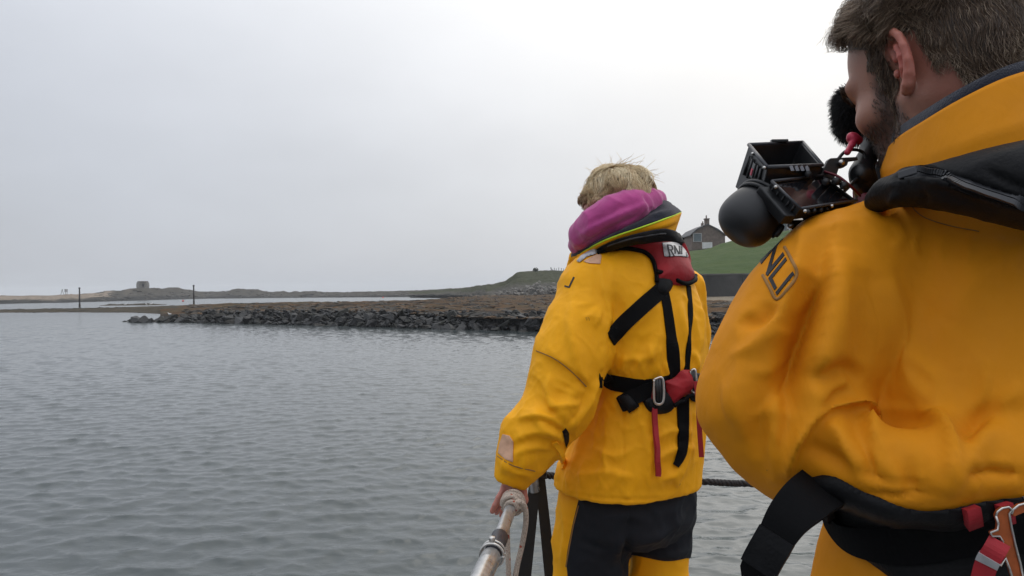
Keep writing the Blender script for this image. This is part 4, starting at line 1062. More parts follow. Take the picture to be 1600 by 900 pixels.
def wrap_cast(bvh, a, b_, s, th):
    ax, e1, e2 = wrap_frame(a, b_); A = a + ax * s; d = math.cos(th) * e1 + math.sin(th) * e2
    h = bvh.ray_cast(Vector(A + d * 0.3), Vector(-d))
    if h[0] is None: return None
    n = np.array(h[1]); n = -n if n @ d < 0 else n
    return np.array(h[0]), n
def ring_loft(loops, closed=True, th=0.006):
    """cloth sheet between loops (each m x 3), with thickness; loops run round the neck"""
    L = np.asarray(loops, float); nl, m, _ = L.shape
    V = L.reshape(-1, 3); idx = np.arange(nl * m).reshape(nl, m); mm = m if closed else m - 1; Fs = []
    for i in range(nl - 1):
        for j in range(mm): Fs.append((idx[i, j], idx[i, (j + 1) % m], idx[i + 1, (j + 1) % m], idx[i + 1, j]))
    return V, np.array(Fs)
def thicken(V, Fq, th):
    N = vnormals(V, Fq); n = len(V); ed = {}
    fs = [tuple(int(i) for i in q) for q in Fq]
    for q in fs:
        for k in range(len(q)): ed[(q[k], q[(k + 1) % len(q)])] = 1
    rim = [e for e in ed if (e[1], e[0]) not in ed]
    return np.vstack([V + N * th / 2, V - N * th / 2]), fs + [tuple(i + n for i in reversed(q)) for q in fs] + [(b_, a, a + n, b_ + n) for a, b_ in rim]
DECK = 3.0 - 1.34
# ------------------------------------------------------------------ the person at the rail
woman = empty('person', (0.34, 2.06, DECK)); tag(woman, 'person with short blonde hair in yellow waterproofs and red life jacket, hand on the rail', 'person')
WY = R(35)
f = Field((-0.12, 1.68, 2.36), (0.64, 2.48, 3.13), 0.0048)
f.loft(loft_px([(386, 985, 2.05, .085, .08), (400, 982, 2.05, .12, .095), (420, 985, 2.05, .160, .112), (450, 990, 2.05, .182, .128), (500, 1000, 2.05, .182, .14), (560, 1007, 2.05, .170, .142), (603, 1009, 2.05, .155, .134), (650, 1004, 2.05, .170, .15), (690, 995, 2.05, .182, .16), (730, 985, 2.05, .192, .166), (759, 980, 2.05, .198, .171)], WY), 0.0)
chain_px(f, [(975, 408, 2.03, 26), (930, 428, 1.99, 32), (921, 450, 1.98, 42), (906, 515, 1.94, 54), (890, 560, 1.91, 54), (880, 600, 1.90, 50.5), (866, 640, 1.885, 50)], 0.035)
chain_px(f, [(866, 640, 1.885, 50), (838, 680, 1.87, 48), (818, 710, 1.86, 41), (802, 741, 1.855, 31)], 0.02)
chain_px(f, [(838, 662, 1.865, 44), (812, 672, 1.86, 30)], 0.02)
chain_px(f, [(1072, 450, 2.2, 30), (1074, 520, 2.24, 33), (1071, 590, 2.24, 35), (1066, 640, 2.2, 32), (1030, 680, 2.28, 28)], 0.025)
chain_px(f, [(895, 410, 2.14, 9), (887, 436, 2.14, 8)], 0.008)
chain_px(f, [(901, 397, 2.12, 9), (895, 404, 2.12, 7)], 0.006)
wd = unit(P(802, 741, 1.855) - P(818, 710, 1.86))
f.cone(P(799, 753, 1.855) + wd * 0.012, P(799, 753, 1.855) + wd * 0.09, 0.034, 0.05, 0.006, 'sub')
f.cone(P(800, 747, 1.855) - wd * 0.03, P(799, 753, 1.855) + wd * 0.05, 0.022, 0.033, 0.006, 'sub')
f.smooth(1)
V, Fq = f.mesh(); V = relax(V, Fq, 2)
V = folds(V, Fq, [
    # sleeve
    ([(843, 548), (880, 566), (912, 592), (922, 610)], 6, 16, 0.006), ([(895, 470), (893, 530), (905, 580), (918, 600)], 9, 22, 0.011),
    ([(935, 590), (908, 640), (888, 668)], 5, 14, 0.012), ([(905, 600), (880, 640), (890, 668)], 8, 16, 0.010), ([(862, 580), (858, 620), (880, 655)], 6, 18, 0.008),
    ([(890, 672), (850, 652), (808, 655)], 14, 5, 0.012), ([(884, 690), (842, 676), (800, 690)], 12, 6, 0.010), ([(862, 702), (832, 700), (800, 712)], 8, 5, 0.007), ([(835, 640), (846, 668), (872, 684)], 6, 12, 0.008),
    ([(779, 716), (800, 735), (832, 742)], 7, 5, 0.005), ([(958, 440), (962, 490), (950, 540)], 5, 12, -0.008), ([(937, 420), (945, 470), (958, 500)], 4, 10, 0.006),
    ([(955, 405), (957, 440), (962, 475)], 4, 9, 0.005), ([(828, 580), (850, 600), (862, 640)], 7, 12, 0.005),
    # back
    ([(968, 535), (1000, 500), (1030, 470)], 8, 14, 0.007), ([(962, 560), (1000, 560), (1036, 545)], 7, 12, 0.005), ([(1000, 592), (1012, 560), (1032, 520)], 7, 12, 0.007), ([(1062, 470), (1066, 520), (1060, 566)], 6, 10, 0.010),
    ([(1080, 480), (1088, 530), (1084, 580)], 5, 8, 0.007), ([(968, 585), (985, 560), (992, 530)], 6, 9, 0.005), ([(1050, 590), (1056, 560), (1046, 530)], 5, 8, 0.006), ([(1086, 455), (1094, 500), (1092, 555)], 5, 7, 0.008),
    # skirt of the jacket
    ([(922, 612), (918, 660), (900, 720), (888, 760)], 10, 16, 0.010), ([(945, 622), (948, 690), (938, 768)], 10, 14, 0.006), ([(1000, 652), (1012, 700), (1016, 770)], 8, 14, 0.006), ([(1012, 690), (1050, 672), (1082, 676)], 10, 5, 0.007), ([(1020, 720), (1056, 700), (1086, 700)], 9, 5, 0.007), ([(1024, 752), (1054, 738), (1068, 700)], 9, 7, 0.009),
    ([(930, 700), (960, 712), (990, 702)], 8, 5, 0.005), ([(905, 745), (950, 738), (992, 748)], 9, 5, 0.005), ([(872, 702), (876, 725), (868, 752)], 5, 7, 0.010), ([(1078, 690), (1070, 720), (1052, 760)], 6, 9, 0.008),
    ([(876, 769), (930, 777), (1000, 781), (1060, 777)], 2.4, 2.4, -0.0022), ([(972, 640), (974, 700), (976, 785)], 2.2, 2.2, -0.002)])
rg = np.random.default_rng(77); gl = []
for u in np.arange(942, 1092, 13): gl += [((u, 588), (u + rg.normal(0, 8), 588 - rg.uniform(22, 60))), ((u + 5, 618), (u + 5 + rg.normal(0, 9), 618 + rg.uniform(25, 75)))]
for a_ in np.linspace(2.2, 4.1, 9): gl.append(((922 + 16 * math.cos(a_), 628 + 16 * math.sin(a_)), (922 + 78 * math.cos(a_), 628 + 62 * math.sin(a_))))           # inside of the elbow
for a_ in np.linspace(1.7, 3.0, 4): gl.append(((950 + 20 * math.cos(a_), 470 + 20 * math.sin(a_)), (958 + 60 * math.cos(a_), 470 + 60 * math.sin(a_))))                                       # armpit to the sleeve
for k in range(7): gl.append(((784 + 7 * k, 742 - 1.5 * k), (790 + 8 * k, 712 - 2 * k)))                                                              # cuff
for k in range(9): gl.append(((890 + 21 * k, 764), (893 + 21 * k + rg.normal(0, 6), 764 - rg.uniform(25, 60))))                                       # hem
V = folds(V, Fq, gathers(gl, 5, 0.0022, 0.0052, 2.6, 4.6), 0.5)
V = crumple(V, Fq, 0.0034, 8.0, 2.0, (1, 1, 0.6), octaves=2); V = crumple(V, Fq, 0.0016, 26.0, 4.0, (1, 1, 0.6), octaves=2); V = relax(V, Fq, 1, 0.3)
jk = part('jacket', V, Fq, MAT['yellow_w'], woman); JV, JF = V, Fq
WB = bvh_of(V, Fq)
def on(bvh, name, poly, width_px, mat, parent, th=0.0022, lift=0.0, n=None, wmul=None, it=3):
    n = n or max(6, len(poly) * 6); p, nn = cast_path(bvh, poly, n, lift, it)
    if len(p) < 3: return None
    d = float(((p - CAM) @ fw).mean())
    w = width_px * d / F; w = w if wmul is None else w * np.interp(np.linspace(0, 1, len(p)), np.linspace(0, 1, len(wmul)), wmul)
    v_, f_ = ribbon(p, nn, w, th); return part(name, v_, f_, mat, parent, False)
# patches on the jacket
v_, f_ = puff(WB, [(922, 403), (936, 397), (940, 400), (938, 413), (920, 412), (912, 409)], 0.0006, 2, 1.5); part('shoulder_patch', v_, f_, MAT['pale_tape'], jk)
v_, f_ = puff(WB, [(786, 678), (797, 681), (803, 690), (802, 722), (790, 718), (779, 708), (781, 694)], 0.0006, 2, 1.5); part('cuff_patch', v_, f_, MAT['pale_tape'], jk)
let, tw_ = stroke_letters('RNLI')
pl = lambda u, v: cast(WB, u, v)
for stk in ([[(883.5, 447.2), (888.2, 448.6)]], [[(896.5, 434), (889.6, 448.5)]]):          # the end of the word, the rest runs round the arm
    letter_mesh(stk, pl, 2.4, 6).build('lettering', MAT['ink'], jk)
on(WB, 'seam', [(838, 548), (866, 560), (893, 580), (916, 604)], 1.6, MAT['thread'], jk, 0.0016)
on(WB, 'seam', [(777, 712), (800, 727), (836, 736)], 1.4, MAT['thread'], jk, 0.0016)
v_, f_ = puff(WB, [(878, 674), (884, 668), (889, 676), (888, 690), (884, 700)], 0.0008, 2, 1.2); part('pocket_opening', v_, f_, MAT['black_fabric'], jk)
on(WB, 'pocket_flap', [(866, 690), (874, 704), (881, 722), (880, 733)], 8, MAT['yellow_w'], jk, 0.006)
# trousers
f = Field((0.02, 1.80, DECK - 0.02), (0.62, 2.36, 2.56), 0.0062)
f.loft(loft_px([(735, 985, 2.06, .17, .148), (775, 982, 2.06, .182, .155), (815, 980, 2.06, .176, .15), (840, 980, 2.06, .12, .11)], WY), 0.0)
kz = DECK + 0.48
chain_px(f, [(928, 795, 2.05, 57), (924, 850, 2.04, 58), (922, 910, 2.04, 55), (926, 1000, 2.02, 47), (930, 1150, 2.06, 42)], 0.03)
chain_px(f, [(1030, 800, 2.12, 55), (1030, 850, 2.12, 45), (1026, 905, 2.12, 44), (1024, 1000, 2.1, 42), (1026, 1130, 2.14, 38)], 0.03)
f.smooth(1); V, Fq = f.mesh(); V = relax(V, Fq, 2)
V = folds(V, Fq, [([(985, 800), (976, 850), (978, 900)], 5, 10, -0.012), ([(940, 810), (980, 805), (1020, 815)], 9, 6, 0.006), ([(1070, 800), (1040, 830), (1000, 850)], 9, 6, 0.008), ([(1075, 860), (1040, 868), (1000, 862)], 7, 5, 0.008), ([(900, 850), (940, 862), (975, 850)], 9, 7, 0.006), ([(878, 790), (884, 830), (876, 890)], 5, 8, 0.007), ([(950, 880), (970, 850), (985, 815)], 8, 8, 0.008), ([(1065, 770), (1050, 800), (1058, 830)], 8, 6, 0.007)])
V = crumple(V, Fq, 0.004, 8.0, 5.0, octaves=2)
tr_ = part('trousers', V, Fq, MAT['yellow_w'], woman)
U, W, _ = pix(V)
seat = poly_field(U, W, spline([(908, 770), (900, 800), (893, 830), (886, 868), (887, 893), (893, 930), (930, 960), (976, 930), (983, 872), (1005, 870), (1040, 876), (1070, 872), (1115, 860), (1115, 735), (1000, 735), (912, 740), (908, 770)], 90)[:-1])
cv, cf = clip(V + vnormals(V, Fq) * 0.0022, Fq, seat); part('seat_panel', cv, cf, MAT['charcoal'], tr_)
TB = bvh_of(V, Fq)
on(TB, 'stitching', [(905, 790), (896, 824), (889, 860), (885, 885)], 2.0, MAT['thread'], tr_, 0.003)
# boots on the deck
for (u, d, x) in ((930, 2.06, 0), (1026, 2.14, 0)):
    p = P(u, 1150, d); f = Field(p + [-0.16, -0.12, -0.3], p + [0.12, 0.24, 0.2], 0.008); a = np.array([p[0], p[1], DECK + 0.05]); fd = np.array([-0.57, 0.82, 0])
    f.cone(a + [0, 0, 0.3], a + [0, 0, 0.02], 0.062, 0.05, 0.02); f.cone(a, a + fd * 0.16, 0.05, 0.043, 0.03); f.cone(a - fd * 0.03, a + fd * 0.08, 0.05, 0.05, 0.03)
    f.halfspace((0, 0, DECK + 0.002), (0, 0, -1)); v_, q_ = f.mesh(); part('boot', v_, q_, MAT['boot'], woman)
# body: head, neck and chest, and the left hand on the rail
hw = Head(P(968, 336, 2.03), R(57), R(8), 0.9)
f = Field((-0.09, 1.80, 2.36), (0.50, 2.24, 3.38), 0.0034); hw.sculpt(f); f.cone(hw(-0.02, 0, -0.03), P(975, 420, 2.05), 0.056, 0.075, 0.03); f.cone(P(975, 415, 2.05), P(1000, 455, 2.06), 0.08, 0.09, 0.03)
ear(f, hw, 1)
wr = P(803, 744, 1.875); pm = P(799, 766, 1.915)
fin = lambda *r_: [P(*x) for x in r_]
chain_px(f, [(990, 450, 2.06, 50), (925, 455, 2.0, 28), (880, 590, 1.91, 25), (808, 725, 1.87, 16)], 0.02); f.cone(P(808, 725, 1.87), wr, 0.025, 0.022, 0.01)
hand(f, wr, pm, [P(788, 765, 1.89), P(791, 769, 1.91), P(795, 772, 1.93), P(801, 774, 1.945)],
     [fin((788, 764, 1.885), (780, 777, 1.875), (774, 789, 1.873), (769, 799, 1.878)), fin((790, 769, 1.905), (783, 782, 1.893), (778.5, 792, 1.89), (776, 801, 1.897)), fin((794, 772, 1.925), (788, 788, 1.912), (785, 798, 1.912), (784, 806, 1.92)), fin((800, 774, 1.94), (795, 790, 1.93), (793, 800, 1.93))],
     fin((806, 757, 1.885), (816, 768, 1.868), (819, 781, 1.858), (814, 793, 1.856)), 0.021, 0.0115)
V, Fq = f.mesh(); V = relax(V, Fq, 1, 0.4)
body = part('body', V, Fq, MAT['skin_w'], woman)
set_attr(body, 'flush_glow', np.where(V[:, 2] < 2.6, 0.75, 0.15)); set_attr(body, 'stubble', np.zeros(len(V)))
# tousled blonde crop
def bob():
    rng = np.random.default_rng(5); paths = []; shade = []
    ax = np.array([0.100, 0.088, 0.092]); c0 = np.array((-0.002, 0.0, 0.042)); m = 8; NL = 130
    lb = rng.uniform(0, 2 * math.pi, NL); la = np.arccos(1 - rng.random(NL) * 1.05); ls = rng.normal(0, 1, NL); lo = rng.uniform(-0.003, 0.018, NL); lw = rng.normal(0, 0.30, NL); ll = rng.uniform(0.7, 1.15, NL)
    lx = np.stack([np.sin(la) * np.cos(lb), np.sin(la) * np.sin(lb), np.cos(la)], 1)
    for i in range(8000):
        be = rng.uniform(0, 2 * math.pi); a0 = math.acos(1 - rng.random() * 1.05) * 0.95
        x = np.array([math.sin(a0) * math.cos(be), math.sin(a0) * math.sin(be), math.cos(a0)]); k = int(np.argmax(lx @ x + rng.normal(0, 0.01, NL)))
        db = (lb[k] - be + math.pi) % (2 * math.pi) - math.pi; da = la[k] - a0
        L = rng.uniform(0.045, 0.085) * ll[k]; amax = 1.72 if abs(be - math.pi) < 2.0 else 1.35
        aend = min(a0 + L / 0.09, amax + 0.12 * ls[k] + rng.normal(0, 0.04)); off = 0.001 + 0.006 * rng.random(); pts = []; sp_ = math.sin(max(a0, 0.25))
        for t in np.linspace(0, 1, m):
            a = a0 + (aend - a0) * t + 0.55 * da * t; b = be + (0.72 * db) * t + lw[k] * t * t / max(0.5, math.sin(max(a, 0.3))) + rng.normal(0, 0.004)
            rr = 1 + (off * (1 - 0.4 * t) + max(-0.001, lo[k]) * math.sin(math.pi * min(1, 0.15 + t * 0.8)) + 0.004 * t * ls[k]) / 0.085
            q = np.array([math.sin(a) * math.cos(b) * ax[0], math.sin(a) * math.sin(b) * ax[1], math.cos(a) * ax[2]]) * rr; pts.append(hw(*(c0 + q)))
        paths.append(pts); shade.append(np.clip(0.52 + 0.20 * ls[k] + rng.normal(0, 0.13) + 0.22 * math.cos(a0 * 1.4) - 0.08, 0, 1))
    for i in range(240):                                      # strands lifted by the wind
        be = rng.uniform(0, 2 * math.pi); a0 = rng.uniform(0.0, 1.1); pts = []
        d = rng.normal(size=3) * np.array([0.7, 0.7, 0.3]) + np.array([-0.5, -0.1, 0.25]); L = rng.uniform(0.012, 0.04)
        q0 = np.array([math.sin(a0) * math.cos(be) * ax[0], math.sin(a0) * math.sin(be) * ax[1], math.cos(a0) * ax[2]]) * 1.05; cv_ = rng.normal(0, 0.012, 3)
        for t in np.linspace(0, 1, m): pts.append(hw(*(c0 + q0 + q0 * 0.2 * t * L / 0.05 + d * L * t + cv_ * t * t - np.array([0, 0, 0.016]) * t * t)))
        paths.append(pts); shade.append(rng.uniform(0.2, 0.8))
    V, Fq, sh = strands(paths, 0.00065, shade, 0.35)
    g = Field((0.08, 1.84, 2.98), (0.50, 2.24, 3.38), 0.006); g.ell(hw(*c0), ax * 0.985 * hw.s, hw.Rm, 0.0); g.ell(hw(0.09, 0, -0.02), np.array([0.055, 0.075, 0.07]) * hw.s, hw.Rm, 0.01, 'sub')
    Vs, Fs = g.mesh(); o = part('hair', np.vstack([V, Vs]), np.vstack([Fq, Fs + len(V)]), MAT['hair_w'], woman); set_attr(o, 'shade', np.concatenate([sh, np.full(len(Vs), 0.0)]))
bob()
# pink fleece round the neck
f = Field((0.05, 1.76, 2.95), (0.50, 2.32, 3.27), 0.0042)
near_l = [(903, 383, 2.06, 13), (912, 366, 2.01, 20), (934, 349, 1.965, 25), (962, 334, 1.945, 27), (990, 322, 1.95, 23), (1012, 314, 1.985, 18), (1024, 311, 2.05, 13)]
chain_px(f, near_l, 0.03); chain_px(f, [(1026, 312, 2.05, 14), (1018, 318, 2.12, 15), (985, 335, 2.17, 18), (940, 360, 2.18, 18), (910, 378, 2.13, 15), (903, 383, 2.06, 13)], 0.02)
V, Fq = f.mesh(); V = relax(V, Fq, 3)
V = folds(V, Fq, [([(900, 372), (935, 350), (985, 328), (1015, 318)], 9, 5, 0.006), ([(915, 380), (950, 358), (1000, 335)], 6, 4, -0.004), ([(1005, 302), (1012, 316), (1016, 330)], 3, 3, -0.003), ([(920, 355), (960, 330), (1000, 312)], 7, 7, -0.003)])
V = crumple(V, Fq, 0.0026, 14.0, 8.0, octaves=2)
part('fleece_hood', V, Fq, MAT['pink_fleece'], woman)
# wide collar of the jacket: dark fleece lining turned outwards, lime edge, yellow outside
def rows3(r_, n=70): return spline([P(*x) for x in r_], n)
top = rows3([(893, 398, 2.10), (905, 392, 2.05), (930, 379, 1.99), (960, 360, 1.955), (990, 342, 1.95), (1015, 325, 1.965), (1033, 315, 2.0), (1046, 319, 2.08), (1030, 330, 2.18), (980, 352, 2.24), (930, 378, 2.24), (900, 394, 2.18), (893, 398, 2.10)])
bot = rows3([(894, 401, 2.08), (908, 395, 2.02), (938, 379, 1.935), (965, 368, 1.905), (995, 358, 1.895), (1025, 347.5, 1.905), (1050, 338, 1.94), (1063, 332, 2.02), (1056, 336, 2.14), (1010, 352, 2.25), (940, 382, 2.27), (903, 399, 2.2), (894, 401, 2.08)])
und = rows3([(897, 405, 2.08), (912, 400, 2.02), (942, 386, 1.95), (968, 376, 1.925), (998, 369, 1.915), (1026, 365, 1.925), (1046, 362, 1.96), (1054, 360, 2.03), (1048, 362, 2.12), (1008, 372, 2.22), (945, 395, 2.24), (906, 406, 2.18), (897, 405, 2.08)])
def sheet(a_, b_, out, n=10):
    Ls = []
    for t in np.linspace(0, 1, n): Ls.append(a_ + (b_ - a_) * t + out * math.sin(math.pi * t) * np.array([unit(CAM - p) for p in a_]))
    V, Fq = ring_loft(Ls, closed=False)
    if vnormals(V, Fq)[len(a_) * 4 + 25] @ (CAM - V[len(a_) * 4 + 25]) < 0: Fq = Fq[:, ::-1]
    return V, Fq
V, Fq = sheet(top, bot, 0.012, 14); V = folds(V, Fq, [([(930, 378), (980, 352), (1040, 325)], 3, 5, -0.003), ([(1000, 338), (1030, 336), (1055, 330)], 4, 4, 0.003)]); V = crumple(V, Fq, 0.0016, 20, 4, octaves=2)
v_, f_ = thicken(V, Fq, 0.007); cn = part('collar_lining', v_, f_, MAT['navy_fleece'], jk)
V, Fq = sheet(bot, und, 0.004, 10); V = folds(V, Fq, [([(1010, 358), (1035, 352), (1060, 342)], 3, 4, 0.004), ([(1015, 366), (1038, 360), (1056, 350)], 3, 3, -0.005)]); v_, f_ = thicken(V, Fq, 0.006); part('collar', v_, f_, MAT['yellow_w'], jk)
MB().tube(bot + np.array([unit(CAM - p) for p in bot]) * 0.003, 0.0024, 8).build('piping', MAT['lime'], cn, True)
# ---- life jacket
allV = [JV]; 
lj_poly = [(934, 392), (950, 385), (975, 379), (1000, 375), (1030, 371), (1052, 373), (1066, 381), (1073, 394), (1079, 414), (1084, 433), (1078, 442), (1064, 447), (1044, 444), (1026, 439), (1022, 425), (1019, 410), (1011, 399), (998, 392), (975, 389), (952, 392), (938, 396)]
lj_poly = spline(lj_poly + lj_poly[:1], 120)[:-1]
v_, f_ = puff(WB, lj_poly, 0.030, 9, 2.0, back=0.012); v_ = np.array(v_)
lj = part('life_jacket', v_, f_, MAT['red_fabric'], woman); tag(lj, 'red life jacket with black harness')
LB = bvh_of(v_, [q for q in f_])
def border(poly, lift, r_px, name='binding', mat='black_web', bv=None, closed=True):
    pl_ = np.vstack([poly, poly[:1]]) if closed else np.asarray(poly); pts = []
    for u, v in pl_:
        h_ = cast(bv or WB, u, v)
        if h_ is not None: pts.append(h_[0] + h_[1] * lift)
    p = smooth_path(pts, np.ones((len(pts), 3)), 2)[0]; d = float(((p - CAM) @ fw).mean())
    return MB().tube(p, r_px * d / F, 8).build(name, MAT[mat], lj, True)
border(spline([(935, 397), (952, 393), (975, 390), (998, 393), (1012, 400), (1020, 412), (1023, 427), (1024, 442)], 40), 0.006, 3.4, closed=False)
border(spline([(1022, 427), (1034, 428), (1045, 431), (1052, 440), (1066, 446), (1080, 441), (1084, 434)], 40), 0.012, 3.6, closed=False)
v_, f_ = puff(WB, spline([(1024, 428), (1044, 430), (1050, 440), (1048, 452), (1036, 462), (1024, 452), (1024, 428)], 40)[:-1], 0.012, 4, 2.0); part('pad', v_, f_, MAT['black_fabric'], lj)
# black neck band above the red
bt = rows3([(926, 394, 1.985), (945, 381.5, 1.93), (975, 370.5, 1.90), (1005, 363, 1.888), (1035, 358, 1.895), (1052, 361, 1.915), (1062, 368, 1.96)], 60)
bb = rows3([(931, 399, 1.985), (952, 391, 1.945), (980, 383, 1.915), (1008, 379, 1.90), (1038, 376, 1.905), (1055, 378, 1.92), (1068, 380, 1.96)], 60)
V, Fq = sheet(bt, bb, 0.005, 10); V = crumple(V, Fq, 0.0018, 22, 6, octaves=2); v_, f_ = thicken(V, Fq, 0.008); part('neck_band', v_, f_, MAT['black_fabric'], lj)
mz = (bt * 0.6 + bb * 0.4)[12:44] + np.array([unit(CAM - p) for p in bt[12:44]]) * 0.0085
MB().tube(mz, 0.0022, 6).build('zip', plain('dark_zip', (0.03, 0.03, 0.034), 0.4), lj, True)
v_, f_ = puff(WB, [(901, 409), (908, 401), (918, 395), (931, 389), (934, 393), (932, 398), (918, 402), (906, 411)], 0.008, 2, 1.5); part('shoulder_label', v_, f_, MAT['silver'], lj)
mbq = MB()
on(LB, 'velcro_flap', [(1026, 364), (1042, 367), (1056, 374), (1066, 378)], 13, MAT['black_fabric'], lj, 0.004)
# reflective patch with lettering
v_, f_ = puff(LB, spline([(1034, 379.5), (1052, 379), (1064, 384), (1072, 394), (1074, 402), (1060, 400.5), (1040, 401.5), (1037, 398), (1034, 379.5)], 50)[:-1], 0.0008, 1.5, 1.2, back=0.003); part('reflective_patch', v_, f_, MAT['silver'], lj); RB = bvh_of(np.array(v_), f_)
pl = quad_place(RB, [(1043, 382.5), (1074, 387), (1073, 401), (1046.5, 399)], 1.9)
for ch, st in let:
    mb = letter_mesh([[(x / tw_, y) for x, y in s] for s in st], pl, 0.075, 5, 0.0008)
    if mb.v: mb.build('lettering', MAT['ink'], lj)
# harness webbing
on(WB, 'harness_strap', [(1034, 452), (1010, 473), (985, 496), (962, 519), (953, 530)], 25, MAT['black_web'], lj, 0.005, it=6)
on(WB, 'harness_strap', [(1033, 440), (1040, 470), (1046, 510), (1051, 550), (1053, 588)], 20, MAT['black_web'], lj, 0.004, wmul=[0.8, 0.9, 1, 1.05, 1.0])
on(WB, 'harness_strap', [(1075, 446), (1078, 480), (1077, 520), (1074, 560), (1072, 584)], 11, MAT['black_web'], lj, 0.003)
on(WB, 'waist_belt', [(936, 593), (950, 596), (970, 600), (998, 604), (1026, 603), (1050, 596)], 25, MAT['black_web'], lj, 0.004)
# belt carried on round the body, hidden from here
pz = P(1009, 600, 2.05); ring_p, ring_n = [], []
for a in np.linspace(0, 2 * math.pi, 60):
    dv = np.array([math.cos(a), math.sin(a), 0]);
    if dv[1] < 0.12: continue
    o_ = np.array([pz[0], pz[1], pz[2] - 0.004]); h_ = WB.ray_cast(Vector(o_ + dv * 0.6), Vector(-dv))
    if h_[0] is not None: ring_p.append(np.array(h_[0])); ring_n.append(dv)
v_, f_ = ribbon(*smooth_path(ring_p, ring_n, 3), 0.042, 0.004); part('waist_belt', v_, f_, MAT['black_web'], lj, False)
on(WB, 'belt_tail', [(1028, 604), (1004, 614), (984, 624), (973, 632)], 24, MAT['black_web'], lj, 0.010, 0.004)
v_, f_ = puff(WB, [(966, 620), (982, 612), (1000, 635), (984, 646)], 0.014, 3, 2, base=0.006, back=0.012); part('belt_keeper', v_, f_, MAT['black_fabric'], lj)
v_, f_ = puff(WB, spline([(1004, 628), (1018, 612), (1040, 610), (1054, 628), (1048, 642), (1030, 647), (1014, 642), (1004, 628)], 50)[:-1], 0.014, 4, 2); part('pad', v_, f_, MAT['black_fabric'], lj)
v_, f_ = puff(WB, spline([(1082, 582), (1094, 584), (1100, 600), (1097, 618), (1086, 628), (1076, 622), (1080, 600), (1082, 582)], 50)[:-1], 0.016, 4, 2); part('pad', v_, f_, MAT['black_fabric'], lj)
v_, f_ = puff(WB, spline([(1036, 594), (1050, 588), (1060, 578), (1072, 577), (1082, 584), (1086, 604), (1090, 622), (1080, 618), (1068, 618), (1058, 624), (1048, 632), (1040, 618), (1036, 594)], 70)[:-1], 0.022, 7, 2, base=0.008, back=0.016); part('waist_pad', v_, f_, MAT['red_fabric'], lj); PB = bvh_of(np.array(v_), f_)
border(spline([(1048, 633), (1056, 627), (1066, 620), (1080, 621), (1091, 625)], 24), 0.024, 3, closed=False)
def buckle(u0, u1, v0, v1, lean):
    d = min(x for x in [((cast(WB, u_, v_c)[0] - CAM) @ fw) if cast(WB, u_, v_c) else 9 for u_ in (u0, u1, (u0 + u1) / 2) for v_c in (v0, v1)]) - 0.022
    c = [P(u0 + lean, v0, d), P(u1 + lean, v0 - 1, d), P(u1, v1, d), P(u0, v1 + 1, d)]
    b = MB().tube(spline(c + c[:1], 40), 0.0035, 8).build('buckle', MAT['buckle'], lj, True)
    mb = MB()
    for t in (0.36, 0.66): mb.tube([c[0] + (c[1] - c[0]) * t, c[3] + (c[2] - c[3]) * t], 0.0045, 8)
    o = mb.build('buckle_bar', MAT['black_metal'], lj, True)
buckle(1023, 1036, 593, 627, -1); buckle(1081, 1088, 580, 610, -2)
on(WB, 'pull_ribbon', [(1021, 604), (1020, 640), (1022, 690), (1027, 744)], 8, MAT['red_web'], lj, 0.004, 0.010)
hang = [P(1088, 596, 1.90), P(1091, 630, 1.90), P(1093, 670, 1.91), P(1096, 714, 1.92)]
nrm = np.array([unit(CAM - p) for p in spline(hang, 20)]); v_, f_ = ribbon(spline(hang, 20), nrm, 0.0125, 0.002); part('pull_ribbon', v_, f_, MAT['red_web'], lj, False)
on(WB, 'crotch_strap', [(1066, 620), (1066, 650), (1066, 690), (1062, 716), (1056, 728)], 20, MAT['black_web'], lj, 0.005, 0.002, wmul=[1, 1, 1, 0.85, 0.5])
# ------------------------------------------------------------------ boat under the people, rail, ropes
boat = empty('boat', (0.6, 0.6, 0.0)); tag(boat, 'boat the two people stand on, only its bow deck under them', 'boat')
hull_o = [(-0.16, -2.5), (-0.16, 1.0), (-0.12, 1.9), (0.05, 2.55), (0.5, 2.75), (1.2, 2.5), (2.2, 1.2), (2.6, -0.5), (2.6, -2.5)]
def shell(zs, ins):
    v_ = []; n = len(hull_o); c = np.array([1.2, 0.0])
    for z, s in zip(zs, ins): v_ += [(*(c + (np.array(p) - c) * s), z) for p in hull_o]
    fs = [(i * n + k, i * n + (k + 1) % n, (i + 1) * n + (k + 1) % n, (i + 1) * n + k) for i in range(len(zs) - 1) for k in range(n)]
    return v_, fs + [tuple(range(n - 1, -1, -1)), tuple((len(zs) - 1) * n + k for k in range(n))]
v_, f_ = shell([-0.4, 0.3, 1.0, DECK - 0.02], [0.78, 0.86, 0.94, 1.0]); part('hull', v_, f_, MAT['hull'], boat, False)
v_, f_ = shell([DECK - 0.019, DECK], [0.985, 0.985]); part('deck', v_, f_, MAT['deck'], boat, False)

